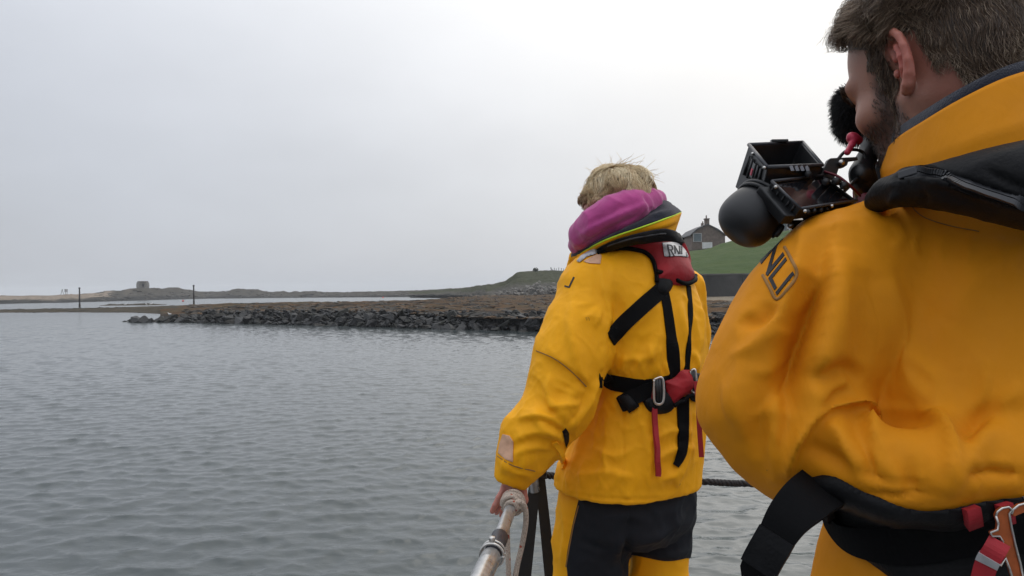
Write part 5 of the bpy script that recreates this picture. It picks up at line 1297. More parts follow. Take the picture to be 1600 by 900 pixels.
rail = empty('handrail', tuple(P(790, 800, 1.75))); rail.location.z = DECK; tag(rail, 'stainless steel handrail tube under the blonde person\'s hand', 'handrail')
RZ = 2.502
def rail_pt(y): 
    x = np.interp(y, [0.9, 1.33, 1.50, 1.87, 2.2], [-0.115, -0.060, -0.036, 0.004, 0.030]); return np.array([x, y, RZ])
MB().tube([rail_pt(y) for y in np.linspace(1.52, 2.26, 20)], 0.0135, 20).build('tube', MAT['steel'], rail, True)
MB().tube([rail_pt(y) for y in np.linspace(0.95, 1.43, 12)], 0.019, 20).build('tube', MAT['steel'], rail, True)
MB().tube([rail_pt(y) for y in (1.455, 1.46, 1.545, 1.55)], [0.014, 0.0175, 0.0175, 0.014], 20).build('rubber_sleeve', plain('dark_blue_rubber', (0.012, 0.013, 0.022), 0.5), rail, True)
a = rail_pt(1.44); ax = unit(rail_pt(1.5) - rail_pt(1.4)); e1 = unit(np.cross(ax, [0, 0, 1])); e2 = np.cross(e1, ax)
for s_, rr in ((0.0, 0.0222), (0.018, 0.0215)):
    MB().tube([a + ax * s_ + rr * (math.cos(t) * e1 + math.sin(t) * e2) for t in np.linspace(0, 2 * math.pi, 33)], 0.0026, 8).build('clamp_ring', MAT['buckle'], rail, True)
MB().tube([a + ax * 0.005 + e2 * 0.026, a + ax * 0.005 + e2 * 0.034], 0.006, 8).build('clamp_screw', MAT['buckle'], rail, True)
MB().tube([rail_pt(0.95), rail_pt(0.95) + [0, -0.05, -0.05], np.array([-0.13, 0.86, DECK])], 0.021, 14).build('post', MAT['steel'], rail, True)
MB().tube([rail_pt(2.24), rail_pt(2.24) + [0.02, 0.03, -0.02], np.array([0.06, 2.28, 2.40])], 0.0155, 14).build('rail_end', MAT['steel'], rail, True)

st = empty('stanchion', tuple(P(842, 760, 2.3))); st.location.z = DECK; tag(st, 'black two-legged stanchion standing behind the tied rope', 'stanchion')
def bar(name, rows):
    c = [P(u, v, d) for u, v, d, w in rows]; nn = np.array([unit(CAM - p) for p in c]); w = np.array([r_[3] * r_[2] / F for r_ in rows])
    cc = spline(c, 12); v_, f_ = ribbon(cc, np.array([unit(CAM - p) + 0.0 for p in cc]), np.interp(np.linspace(0, 1, 12), np.linspace(0, 1, len(w)), w), 0.008); v_ = np.array(v_)
    part(name, v_, f_, MAT['black_metal'], st, False)
dz = (3 - DECK)
def leg_foot(u0, v0, u1, v1, d):        # run the line of the leg down to the deck
    a, b_ = P(u0, v0, d), P(u1, v1, d); t = (DECK - a[2]) / (b_[2] - a[2]); return a + (b_ - a) * t
for nm, (u0, v0, w0, u1, v1, w1) in (('leg', (839, 728, 17, 819, 900, 23)), ('leg', (842, 728, 15, 860, 900, 19))):
    ft = leg_foot(u0, v0, u1, v1, 2.3); uu, vv_, dd = (float(x) for x in pix(ft)); bar(nm, [(u0, v0, 2.3, w0), (u1, v1, 2.3, w1), (uu, vv_, dd, w1)])
    MB().box(ft + [0, 0, 0.008], (0.09, 0.09, 0.014), bev=0.003).build('foot_plate', MAT['black_metal'], st)
MB().box(P(841, 734, 2.3), (0.05, 0.05, 0.05), bev=0.008).build('head', MAT['black_metal'], st)

rope = empty('tied_rope', tuple(P(797, 786, 1.78))); tag(rope, 'pale braided rope knotted round the handrail with hanging loop', 'rope')
c0 = rail_pt(1.80); RR = 0.0062
def around(y, ph0, ph1, r_, n=20, dy=0.0):
    c = rail_pt(y); ax_ = unit(rail_pt(y + 0.05) - rail_pt(y - 0.05)); a1 = unit(np.cross(ax_, [0, 0, 1])); a2 = np.array([0, 0, 1.0])
    return [c + ax_ * dy * i / (n - 1) + r_ * (math.cos(t) * a1 + math.sin(t) * a2) for i, t in enumerate(np.linspace(ph0, ph1, n))]
MB().tube(around(1.775, -0.6, 5.6, 0.0235, 26, 0.012), RR, 10).build('turn', MAT['rope'], rope, True)
MB().tube(around(1.80, -0.4, 5.9, 0.0235, 26, 0.014), RR, 10).build('turn', MAT['rope'], rope, True)
k = P(801, 792, 1.745)
kn = [P(786, 791, 1.755), P(790, 779, 1.742), P(801, 776, 1.738), P(809, 784, 1.738), P(806, 795, 1.738), P(796, 800, 1.736), P(790, 794, 1.74), P(794, 786, 1.734), P(803, 785, 1.728), P(808, 793, 1.73), P(803, 801, 1.735)]
MB().tube(spline(kn, 60), RR * 0.95, 10).build('knot', MAT['rope'], rope, True)
MB().tube(spline([P(798, 797, 1.74), P(793.5, 812, 1.742), P(793, 840, 1.745), P(794, 880, 1.745), P(796, 920, 1.75), P(799, 990, 1.75)], 50), RR, 10).build('hanging_part', MAT['rope'], rope, True)
MB().tube(spline([P(806, 796, 1.735), P(806, 788, 1.73), P(811, 784, 1.73), P(818, 788, 1.735), P(821.5, 800, 1.74), P(821, 822, 1.745), P(815, 855, 1.75), P(808, 885, 1.75), P(803, 920, 1.75), P(799, 990, 1.75)], 70), RR, 10).build('hanging_part', MAT['rope'], rope, True)
line = empty('rope_line', tuple(P(1135, 756, 2.47))); tag(line, 'dark twisted rope line stretched across behind the two people', 'rope')
path = spline([P(842, 742, 2.34), P(960, 750, 2.50), P(1090, 752.5, 2.52), P(1140, 755, 2.5), P(1190, 757, 2.47), P(1420, 772, 2.36), P(1700, 776, 2.0)], 360)
for s_ in range(3):
    pts = []
    for i, p in enumerate(path):
        t = unit(path[min(i + 1, 359)] - path[max(i - 1, 0)]); b1 = unit(np.cross(t, [0, 0, 1])); b2 = np.cross(t, b1); an = i * 0.62 + s_ * 2.0944
        pts.append(p + 0.0056 * (math.cos(an) * b1 + math.sin(an) * b2))
    MB().tube(pts, 0.0062, 7).build('strand', MAT['dark_rope'], line, True)
pe = np.array(path[-1]); MB().tube([pe + [0, 0, 0.03], np.array([pe[0], pe[1], DECK])], 0.02, 12).build('end_post', MAT['black_metal'], line, True)
# ------------------------------------------------------------------ the camera operator
man = empty('person', (0.62, 0.96, DECK)); tag(man, 'person with wavy brown hair in amber jacket and black life jacket, filming beside the lens', 'person')
MY = R(15)
f = Field((0.18, 0.60, 2.46), (1.06, 1.32, 3.16), 0.0046)
f.loft(loft_px([(290, 1560, 1.0, .10, .09), (315, 1560, 1.0, .16, .115), (345, 1560, 1.0, .195, .135), (420, 1560, .985, .207, .152), (520, 1560, .97, .212, .166), (620, 1556, .955, .214, .175), (700, 1550, .945, .212, .178), (755, 1546, .94, .202, .168), (800, 1545, .935, .180, .146), (850, 1545, .935, .196, .158), (960, 1545, .94, .214, .17)], MY), 0.0)
chain_px(f, [(1470, 345, .97, 55), (1390, 385, .945, 68), (1312, 432, .93, 89), (1270, 490, .915, 98), (1250, 530, .91, 98), (1220, 590, .90, 101), (1198, 635, .895, 99)], 0.04)
chain_px(f, [(1198, 635, .895, 99), (1216, 680, .885, 79), (1240, 713, .88, 75)], 0.02)
chain_px(f, [(1205, 650, .95, 85), (1235, 540, 1.07, 68), (1285, 430, 1.16, 52)], 0.02)
chain_px(f, [(1760, 400, 1.04, 80), (1830, 520, 1.06, 82), (1800, 560, 1.16, 70), (1640, 430, 1.24, 55)], 0.04)
chain_px(f, [(1282, 688, .855, 46), (1335, 718, .815, 48), (1400, 742, .785, 50), (1458, 742, .78, 48), (1530, 722, .785, 44), (1620, 720, .795, 44), (1720, 720, .83, 44), (1790, 715, .9, 40)], 0.035)
f.smooth(1)
V, Fq = f.mesh(); V = relax(V, Fq, 2)
V = folds(V, Fq, [
    # long fold from the shoulder dividing sleeve from back
    ([(1302, 385), (1298, 440), (1282, 510), (1266, 570), (1254, 640), (1244, 700)], 9, 50, 0.020),
    ([(1282, 425), (1262, 500), (1243, 570), (1236, 650)], 34, 22, -0.034),
    ([(1262, 350), (1240, 430), (1218, 490), (1180, 520)], 10, 24, 0.008), ([(1205, 470), (1190, 500), (1160, 505)], 12, 12, -0.008), ([(1215, 500), (1180, 540), (1140, 560)], 12, 16, 0.006),
    ([(1160, 560), (1150, 620), (1165, 690)], 16, 24, 0.007), ([(1200, 580), (1185, 650), (1190, 720)], 18, 22, -0.007), ([(1212, 620), (1206, 690), (1212, 760)], 10, 22, 0.008),
    # the cloth thrown over the elbow crook
    ([(1262, 560), (1268, 590), (1320, 575), (1345, 600)], 16, 12, -0.012), ([(1262, 655), (1300, 632), (1346, 640), (1372, 690)], 8, 24, 0.014), ([(1275, 640), (1300, 618), (1330, 610)], 13, 11, -0.012),
    ([(1262, 650), (1240, 700), (1230, 745)], 14, 9, 0.016), ([(1290, 665), (1320, 690), (1340, 740)], 12, 20, 0.010), ([(1262, 690), (1300, 712), (1335, 735)], 14, 10, -0.006), ([(1330, 650), (1345, 700), (1380, 760)], 12, 14, -0.007),
    # back
    ([(1385, 430), (1410, 520), (1430, 600), (1500, 660)], 40, 26, 0.009), ([(1440, 640), (1480, 680), (1478, 740), (1470, 775)], 12, 26, 0.013), ([(1500, 700), (1520, 660), (1570, 640)], 22, 16, -0.014), ([(1600, 600), (1560, 640), (1520, 700), (1490, 760)], 18, 22, 0.009),
    ([(1350, 420), (1360, 500), (1350, 570)], 34, 20, -0.006), ([(1400, 690), (1420, 740), (1440, 780)], 16, 16, -0.007), ([(1500, 745), (1540, 735), (1600, 742)], 9, 7, -0.008), ([(1350, 770), (1400, 775), (1465, 772)], 4, 5, -0.005), ([(1330, 730), (1390, 752), (1460, 757)], 5, 4, -0.003),
    ([(1380, 330), (1392, 322), (1402, 318)], 8, 8, -0.010), ([(1600, 380), (1540, 420), (1480, 500)], 40, 30, 0.006), ([(1240, 380), (1290, 360), (1340, 352)], 14, 20, 0.005)], 0.5)
rg = np.random.default_rng(78); gl = []
for u in np.arange(1340, 1620, 30): gl.append(((u, np.interp(u, [1262, 1400, 1620], [735, 783, 765])), (u + rg.normal(0, 14), np.interp(u, [1262, 1400, 1620], [735, 783, 765]) - rg.uniform(35, 95))))
for a, b_ in (((1352, 640), (1440, 640)), ((1225, 560), (1165, 585)), ((1228, 610), (1170, 650)), ((1222, 650), (1190, 715)), ((1240, 520), (1190, 535)), ((1322, 420), (1318, 520)), ((1345, 440), (1362, 560)), ((1275, 440), (1232, 500)), ((1420, 560), (1470, 650)), ((1540, 560), (1500, 660)), ((1180, 480), (1150, 540)), ((1130, 600), (1150, 680))): gl.append((a, b_))
for k in range(6): gl.append(((1400 + 40 * k, 345 + 6 * k), (1390 + 40 * k + rg.normal(0, 12), 345 + 6 * k + rg.uniform(40, 80))))
V = folds(V, Fq, gathers(gl, 6, 0.0014, 0.0036, 3.5, 6.5, 8), 0.5)
V = crumple(V, Fq, 0.0016, 6.0, 3.0, (1, 1, 0.7), octaves=2); V = crumple(V, Fq, 0.0006, 24.0, 5.0, octaves=2); V = relax(V, Fq, 1, 0.3)
mj = part('jacket', V, Fq, MAT['yellow_m'], man); MBv = bvh_of(V, Fq)
# sleeve badge with lettering, wrapped round the arm
def badge(x, y):            # cell units along the lettering, 0 at the foot of the L
    q = np.array([1204.0, 435.0]) + x * np.array([13.0, 26.0]) + y * np.array([23.0, -28.0]); return cast_near(MBv, q[0], q[1], 0.93)
x_l = [min(x for s in st_ for x, y in s) for ch, st_ in let][2]
for ch, st_ in let:
    mb = letter_mesh([[(x - x_l, y) for x, y in s] for s in st_], badge, 0.17, 7, 0.0012)
    if mb.v: mb.build('lettering', MAT['ink'], mj)
pts = []; nn = []
for u, v in spline([(1226, 386), (1236, 404), (1245, 428), (1232, 450), (1214, 468), (1203, 450), (1192, 430)], 60):
    h_ = cast_near(MBv, u, v, 0.93); pts.append(h_[0]); nn.append(h_[1])
p_, n_ = smooth_path(pts, nn, 2); v_, f_ = ribbon(p_, n_, 0.0034, 0.0010, bulge=0.0010); part('badge_stitching', v_, f_, MAT['thread'], mj)
on(MBv, 'seam', [(1420, 318), (1440, 338), (1480, 352), (1530, 362)], 1.2, MAT['thread'], mj, 0.0008)
# tall collar and its navy lining
def loop(rows, n=96): 
    p = np.array([P(*r_) for r_ in rows]); q = spline(np.vstack([p[-1:], p, p[:2]]), 4000)
    L = np.concatenate([[0], np.cumsum(np.linalg.norm(np.diff(q, axis=0), axis=1))])
    i0 = np.argmin(np.linalg.norm(q[:2000] - p[0], axis=1)); i1 = 2000 + np.argmin(np.linalg.norm(q[2000:] - p[0], axis=1)); s = np.linspace(L[i0], L[i1], n, endpoint=False)
    return np.stack([np.interp(s, L, q[:, k]) for k in range(3)], 1)
rim = loop([(1387, 246, 1.03), (1402, 219, .93), (1445, 190, .86), (1510, 152, .815), (1590, 116, .80), (1680, 100, .83), (1730, 118, .93), (1690, 150, 1.06), (1580, 190, 1.13), (1460, 235, 1.12)])
mid = loop([(1383, 268, 1.03), (1396, 262, .92), (1450, 245, .845), (1520, 220, .795), (1600, 195, .78), (1700, 185, .82), (1760, 200, .93), (1715, 220, 1.08), (1590, 245, 1.15), (1460, 262, 1.13)])
bas = loop([(1388, 305, 1.03), (1400, 318, .92), (1455, 325, .84), (1525, 325, .79), (1610, 315, .775), (1720, 305, .82), (1790, 305, .93), (1740, 315, 1.1), (1600, 330, 1.17), (1460, 330, 1.14)])
loops = [rim + (mid - rim) * t for t in np.linspace(0, 1, 13)[:-1]] + [mid + (bas - mid) * t for t in np.linspace(0, 1, 13)]
Vc, Fc = ring_loft(loops)
if (vnormals(Vc, Fc)[len(rim) * 3] @ (CAM - Vc[len(rim) * 3])) < 0: Fc = Fc[:, ::-1]
Vc = folds(Vc, Fc, [([(1412, 222), (1402, 260), (1396, 300)], 5, 8, 0.010), ([(1425, 240), (1480, 225), (1540, 180)], 10, 7, -0.006), ([(1470, 245), (1520, 232), (1580, 232)], 9, 6, 0.009), ([(1480, 262), (1530, 250), (1600, 235)], 9, 6, -0.009), ([(1545, 235), (1562, 222), (1590, 215)], 6, 5, 0.008), ([(1405, 230), (1450, 208), (1520, 170)], 4, 4, 0.002), ([(1430, 300), (1440, 265), (1480, 240)], 10, 8, 0.006)], 0.5)
v_, f_ = thicken(Vc, Fc, 0.005); o = part('collar', v_, f_, MAT['yellow_m'], mj)
cen = rim.mean(0)
r2 = cen + (rim - cen) * 0.985 + np.array([0, 0, 0.012]); r3 = cen + (rim - cen) * 0.94 + np.array([0, 0, 0.006]); r4 = cen + (rim - cen) * 0.88 + np.array([0, 0, -0.05]); r1 = cen + (rim - cen) * 0.995 + np.array([0, 0, -0.012])
Vl, Fl = ring_loft([r1, r2, r3, r4]); v_, f_ = thicken(Vl, Fl, 0.004); part('collar_lining', v_, f_, MAT['navy_fleece'], mj)
# ---- head
hm = Head(P(1402, 112, .92), R(23), R(22), 1.06); hm.O = P(1402, 112, .92) - hm.l * 0.075
lo = hm.O - np.array([0.17, 0.16, 0.20]); hi = hm.O + np.array([0.18, 0.18, 0.17])
f = Field(lo, hi, 0.0021); hm.sculpt(f)
nb = P(1545, 325, 1.0); f.cone(hm(-0.02, 0, -0.03), nb, 0.060, 0.066, 0.03); f.cone(hm(-0.045, 0.0, 0.0), nb + np.array([0.01, -0.01, 0.02]), 0.052, 0.062, 0.03)
ear(f, hm, 1, 1.13, 0.62); ear(f, hm, -1, 1.13, 0.5)
V, Fq = f.mesh(); V = relax(V, Fq, 1, 0.5)
L = hm.local(V)
body = part('body', V, Fq, MAT['skin_m'], man)
eo = hm.local(np.array([hm(-0.004, 0.072, 0.0) - hm.f * 0.012]))[0]
de = np.linalg.norm((L - np.array([-0.016, 0.085, 0.004])) * np.array([1, 1, 0.75]), axis=1)
flush_glow = np.clip(1.15 - de / 0.034, 0, 1) * np.clip((np.abs(L[:, 1]) - 0.066) / 0.008, 0, 1)  # ear: natural redness plus light shining through it, painted into the skin colour
flush_glow = np.maximum(flush_glow, 0.35 * np.clip(1 - np.linalg.norm(L - np.array([0.112, 0, -0.03]), axis=1) / 0.03, 0, 1)); flush_glow = np.maximum(flush_glow, 0.28 * np.clip((-L[:, 0] - 0.0) / 0.03, 0, 1))
def beard_mask(L):
    jaw = np.clip((-L[:, 2] - 0.022 + 0.25 * np.clip(L[:, 0] - 0.03, -0.1, 0)) / 0.012, 0, 1) * np.clip((L[:, 0] - 0.004) / 0.012, 0, 1)
    side = np.clip(1.6 - 1.6 * np.abs(L[:, 0] - 0.026 - 0.30 * (-L[:, 2] - 0.0)) / 0.024, 0, 1) * np.clip((0.03 - L[:, 2]) / 0.02, 0, 1) * np.clip((L[:, 2] + 0.12) / 0.03, 0, 1)
    lip = np.clip(1 - np.abs(L[:, 2] + 0.046) / 0.012, 0, 1) * np.clip((L[:, 0] - 0.07) / 0.01, 0, 1)
    return np.clip(np.maximum(np.maximum(jaw, side), lip), 0, 1) * np.clip((L[:, 2] + 0.135) / 0.02, 0, 1)
bm_ = beard_mask(L)
set_attr(body, 'flush_glow', flush_glow); set_attr(body, 'stubble', bm_)
HB = bvh_of(V, Fq); HN = vnormals(V, Fq)
# beard: short hairs lying down and back
rng = np.random.default_rng(21); cand = rng.choice(len(V), 46000); keep = cand[rng.random(len(cand)) < bm_[cand] * 0.5]
pt, sh = [], []
for i in keep:
    n = HN[i]; d = -hm.w * 0.8 - hm.f * 0.15 + rng.normal(0, 0.25, 3) + n * 0.55; d = unit(d - n * min(0, d @ n)); Ls = rng.uniform(0.004, 0.009)
    p0 = V[i] + rng.normal(0, 0.0008, 3); pt.append([p0 + d * Ls * t - n * 0.002 * t * t for t in (0, 0.4, 0.75, 1)]); sh.append(np.clip(rng.normal(0.45, 0.25), 0, 1))
vb, fb, sb = strands(pt, 0.0004, sh, 0.4); o = part('beard', vb, fb, MAT['beard'], man); set_attr(o, 'shade', sb)
# brows and lashes
for sg in (1, -1):
    pt, sh = [], []
    for _ in range(260):
        t = rng.random(); q0 = hm(0.106 - 0.022 * t ** 2, sg * (0.012 + 0.040 * t), 0.033 + 0.004 * math.sin(3 * t) + rng.normal(0, 0.002)); d = unit(hm.l * sg + hm.w * 0.3 - hm.f * 0.3 * t); pt.append([q0 + d * 0.009 * s + hm.f * 0.002 * s for s in (0, .4, .75, 1)]); sh.append(rng.uniform(0, 0.6))
    vb, fb, sb = strands(pt, 0.0004, sh, 0.4); o = part('eyebrow', vb, fb, MAT['beard'], man); set_attr(o, 'shade', sb)
# hair: wavy on top, curls over the brow, cropped towards the nape
def hairline(l):
    """how hairy the scalp is at face-frame point l"""
    x, y, z = l
    if z < -0.060 or (z < -0.02 and -0.05 < x < 0.0): return 0.0
    front = x < (0.060 + 0.35 * (z - 0.045)) - 0.5 * max(0, abs(y) - 0.035) if z > 0.045 else x < 0.036 + 0.45 * max(0, z - 0.0) - (0.012 if z < 0.02 else 0)
    if not front: return 0.0
    if z < 0.048 and -0.036 < x < 0.022 and z < 0.030 + 0.10 * (x + 0.046): # bare skin round the ear
        if x > -0.008: return 1.0 if (x > 0.006 and z > -0.018) else 0.0
        return 0.0
    return 1.0
rng = np.random.default_rng(9); idx = rng.permutation(len(V))[:90000]; pt, sh, rad = [], [], []
crown = np.array([-0.045, 0.0, 0.13])
for i in idx:
    l = L[i]
    if abs(l[1]) > 0.0775 and l[2] < 0.04: continue
    if hairline(l) < 0.5 or len(pt) > 14500: continue
    n = HN[i]; topness = np.clip((l[2] - 0.035) / 0.06, 0, 1)
    frontn0 = np.clip((l[0] - 0.03) / 0.04, 0, 1) * topness
    away = unit(l - crown); dl = away * 0.9 + np.array([-0.45 * frontn0, 0.35 * topness + 0.3 * frontn0, -0.45 * (1 - topness)]); d = hm.f * dl[0] + hm.l * dl[1] + hm.w * dl[2]
    lk = nse(l, 34, 1.3); lk2 = nse(l, 34, 7.7); lk3 = nse(l, 20, 4.1)
    d = d + (hm.l * lk + hm.w * lk2) * 0.9 + rng.normal(0, 0.12, 3); d = unit(d - n * (d @ n) * 0.85)
    frontness = np.clip((l[0] - 0.03) / 0.04, 0, 1) * topness
    Ls = (0.013 + 0.022 * topness) * (1 - 0.35 * frontness) * rng.uniform(0.75, 1.2); lift = 0.16 + 0.22 * topness + 0.15 * rng.random() * topness
    w1 = unit(np.cross(d, n)); amp = (0.0014 + 0.0048 * topness + 0.002 * frontness) * (1 + lk3); ph = 6 * lk + 3 * lk2; fr = 6.5 + 2.0 * lk3; m = 7; path_ = []
    for t in np.linspace(0, 1, m):
        o_ = d * Ls * t + n * (Ls * lift * math.sin(1.9 * t) + 0.0012) + w1 * amp * math.sin(fr * t + ph) * t ** 0.6 * 1.5 + n * amp * math.cos(fr * t + ph) * t - np.array([0, 0, 1.0]) * Ls * 0.22 * t * t
        path_.append(V[i] + o_)
    ue, ve, _ = pix(np.array(path_)); bad = ((ue < 1352) & (ve > 84)) | ((ue < 1370) & (ve > 118))
    if l[1] > 0 and bad.any(): continue                      # keep forehead and temple clear
    pt.append(path_); g = 0.44 + 0.38 * lk3 + rng.normal(0, 0.14) + (0.32 if rng.random() < 0.14 * (1.6 - topness) else 0); sh.append(np.clip(g, 0, 1)); rad.append(0.00032)
for c in range(22):                                           # loose curls hanging over the brow
    y = rng.uniform(-0.03, 0.062); base = hm(0.080 - 0.4 * max(0, abs(y) - 0.03), y, 0.096 + rng.normal(0, 0.007)); r_c = rng.uniform(0.004, 0.008); turns = rng.uniform(0.6, 1.3); ph = rng.uniform(0, 6.28); Ls = rng.uniform(0.008, 0.024)
    for s_ in range(26):
        j = rng.normal(0, 0.0016, 3); dph = rng.normal(0, 0.18); path_ = []
        for t in np.linspace(0, 1, 7):
            a = ph + dph + turns * 6.28 * t; path_.append(base + j * (0.5 + t) + hm.f * (0.018 * t + r_c * 0.9 * math.sin(a) * t) - np.array([0, 0, 1.0]) * Ls * t + hm.l * (r_c * math.cos(a) * t + 0.006 * t))
        if (pix(np.array(path_))[1] > 86).any(): continue
        pt.append(path_); sh.append(np.clip(rng.normal(0.45, 0.2), 0, 1)); rad.append(0.0003)
vh, fh, s_h = strands(pt, np.array(rad), sh, 0.5)
# dark scalp under the strands
hf_ = np.array([hairline(l) for l in L]) - 0.5; UU, WW, _ = pix(V); ok = (np.abs(L[:, 1]) < 0.0785) & ~((L[:, 1] > 0) & (((UU < 1356) & (WW > 78)) | ((UU < 1374) & (WW > 112)))); sv, sf = clip(V + HN * 0.0016, Fq, np.where(ok, hf_, -0.5))
tri = [t for q in sf for t in ([q] if len(q) == 4 else [])]
o = part('hair', np.vstack([vh, sv]), [tuple(int(i) for i in q) for q in fh] + [tuple(i + len(vh) for i in q) for q in sf], MAT['hair_m'], man); set_attr(o, 'shade', np.concatenate([s_h, np.full(len(sv), 0.1)]))
# ---- black life jacket round the neck
f = Field((0.34, 0.58, 2.98), (1.02, 1.30, 3.24), 0.0044)
chain_px(f, [(1370, 314, .90, 10), (1388, 301, .872, 18), (1425, 292, .836, 23), (1480, 290, .802, 31), (1545, 287, .778, 46), (1620, 289, .765, 64), (1700, 292, .78, 66), (1790, 300, .86, 62), (1800, 320, .98, 52), (1760, 350, 1.1, 45)], 0.026)
chain_px(f, [(1370, 314, .90, 8), (1366, 332, .97, 18), (1380, 370, 1.08, 40), (1430, 450, 1.16, 45)], 0.03)
f.smooth(1); V, Fq = f.mesh(); V = relax(V, Fq, 2)
V = folds(V, Fq, [([(1384, 292), (1420, 280), (1470, 284), (1540, 308), (1610, 330)], 7, 5, 0.005), ([(1395, 283), (1440, 270), (1490, 278), (1550, 300), (1610, 320)], 4, 4, -0.005), ([(1540, 265), (1580, 285), (1612, 300)], 5, 5, -0.004), ([(1440, 300), (1445, 310), (1440, 322)], 5, 5, -0.003), ([(1400, 300), (1396, 312), (1386, 318)], 5, 7, 0.005)])
V = crumple(V, Fq, 0.0012, 11, 6)
ml = part('life_jacket', V, Fq, MAT['black_fabric'], man); tag(ml, 'black life jacket with zip collar and orange buckle'); NB = bvh_of(V, Fq)
zp, zn = cast_path(NB, [(1412, 275), (1440, 268), (1475, 276), (1510, 291), (1550, 304), (1600, 318), (1650, 331)], 74, 0.0, 4)
v_, f_ = ribbon(zp, zn, 0.014, 0.0012); part('zip_tape', v_, f_, MAT['black_web'], ml, False)
zm = plain('grey_zip_teeth', (0.022, 0.023, 0.027), 0.35, var=0.3)
for sd in (-1, 1):
    mb = MB()
    for i in range(1, len(zp) - 1):
        t = unit(zp[i + 1] - zp[i - 1]); b_ = unit(np.cross(t, zn[i])); n = np.cross(b_, t); mb.box(zp[i] + b_ * sd * 0.0034 + n * 0.0026 + t * (0.0008 * sd), (0.0022, 0.0055, 0.0036), basis(t, b_, n))
    o = mb.build('zip_teeth', zm, ml); tag(o, kind='stuff')
zc = zp[3]; MB().box(zc + zn[3] * 0.004, (0.020, 0.009, 0.004), basis(unit(zp[5] - zp[1]), unit(np.cross(unit(zp[5] - zp[1]), zn[3])), zn[3]), bev=0.0012).build('zip_slider', zm, ml)
# belt and hip pad
hp = spline([(1258, 745), (1300, 742), (1360, 770), (1420, 792), (1475, 793), (1540, 780), (1620, 772), (1700, 775), (1700, 960), (1560, 980), (1450, 955), (1395, 905), (1345, 868), (1306, 835), (1286, 800), (1258, 745)], 120)[:-1]
v_, f_ = puff(MBv, hp, 0.012, 10, 4.0, back=0.02); part('hip_pad', v_, f_, MAT['black_fabric'], ml); PB2 = bvh_of(np.array(v_), f_)
cb = P(1545, 820, .935); ring_p, ring_n = [], []
for a in np.linspace(0, 2 * math.pi, 80):
    dv = np.array([math.cos(a), math.sin(a), 0]); h_ = MBv.ray_cast(Vector(np.array([cb[0], cb[1], cb[2] + 0.004]) + dv * 0.5), Vector(-dv))
    if h_[0] is not None and dv[1] > -0.2: ring_p.append(np.array(h_[0])); ring_n.append(dv)
v_, f_ = ribbon(*smooth_path(ring_p, ring_n, 3), 0.05, 0.004); part('waist_belt', v_, f_, MAT['black_web'], ml, False)
on(PB2, 'waist_belt', [(1284, 775), (1296, 806), (1320, 838), (1370, 852), (1430, 848), (1500, 838), (1560, 832), (1640, 830)], 62, MAT['black_web'], ml, 0.005, 0.002, wmul=[0.5, 0.6, 0.8, 1, 1, 1, 1, 1])
tl = [P(1285, 762, .80), P(1262, 778, .775), P(1232, 808, .765), P(1208, 848, .765), P(1188, 884, .77), P(1176, 912, .775)]; q = spline(tl, 26)
nn = np.array([unit(CAM - p + np.array([-0.12, 0, 0.1])) for p in q]); v_, f_ = ribbon(q, nn, np.interp(np.linspace(0, 1, 26), [0, .3, .62, .66, .92, 1], [0.052, 0.047, 0.035, 0.037, 0.034, 0.022]), 0.0025); part('strap_tail', v_, f_, MAT['black_web'], ml, False)
v_, f_ = ribbon(q[15:23] + nn[15:23] * 0.003, nn[15:23], 0.037, 0.003); part('strap_tab', v_, f_, MAT['black_fabric'], ml, False)
for (a, b_) in (((1512, 787), (1518, 816)), ((1563, 786), (1569, 812)), ((1612, 784), (1616, 812))):
    on(PB2, 'red_loop', [a, ((a[0] + b_[0]) / 2, (a[1] + b_[1]) / 2), b_], 23, MAT['red_web'], ml, 0.005, 0.003, n=8)
    on(PB2, 'keeper', [(a[0] - 13, a[1] - 7), (a[0], a[1] - 7), (a[0] + 13, a[1] - 7)], 3.5, MAT['silver'], ml, 0.004, 0.003, n=6)
def plate(name, poly, d, th, mat, lean=0.0):
    f_ = [P(u, v, d + lean * (v - 840)) for u, v in poly]; bk = [p + fw * th for p in f_]; n = len(f_)
    bm = bmesh.new(); vv = [bm.verts.new(p) for p in f_ + bk]
    bm.faces.new(vv[:n]); bm.faces.new(list(reversed(vv[n:])))
    for i in range(n): bm.faces.new([vv[(i + 1) % n], vv[i], vv[n + i], vv[n + (i + 1) % n]])
    bmesh.ops.recalc_face_normals(bm, faces=bm.faces[:]); bmesh.ops.bevel(bm, geom=bm.edges[:], offset=0.0012, segments=2, profile=0.5, affect='EDGES')
    me = bpy.data.meshes.new(name); bm.to_mesh(me); bm.free(); me.materials.append(mat); o = bpy.data.objects.new(name, me); COL.objects.link(o); return child(o, ml)
bd = 0.72
bp = [(1556, 806), (1559, 799), (1566, 794), (1576, 792), (1581, 796), (1577, 803), (1580, 822), (1586, 850), (1594, 880), (1602, 915), (1586, 915), (1578, 890), (1571, 872), (1564, 884), (1556, 880), (1566, 864), (1567, 846), (1562, 838), (1550, 838), (1548, 832), (1559, 828), (1560, 818)]
bk = plate('buckle', bp, bd, 0.005, MAT['orange'])
plate('buckle', [(1581, 803), (1583, 796), (1592, 789), (1604, 786), (1625, 788), (1626, 803), (1604, 800), (1585, 808)], bd, 0.005, MAT['orange'])
MB().tube([P(u, v, bd - 0.0008) for u, v in bp + bp[:1]], 0.0011, 6).build('buckle_edge', MAT['buckle'], ml, True)
MB().tube([P(u, v, bd - 0.0008) for u, v in ((1581, 803), (1583, 796), (1592, 789), (1604, 786), (1625, 788))], 0.0011, 6).build('buckle_edge', MAT['buckle'], ml, True)
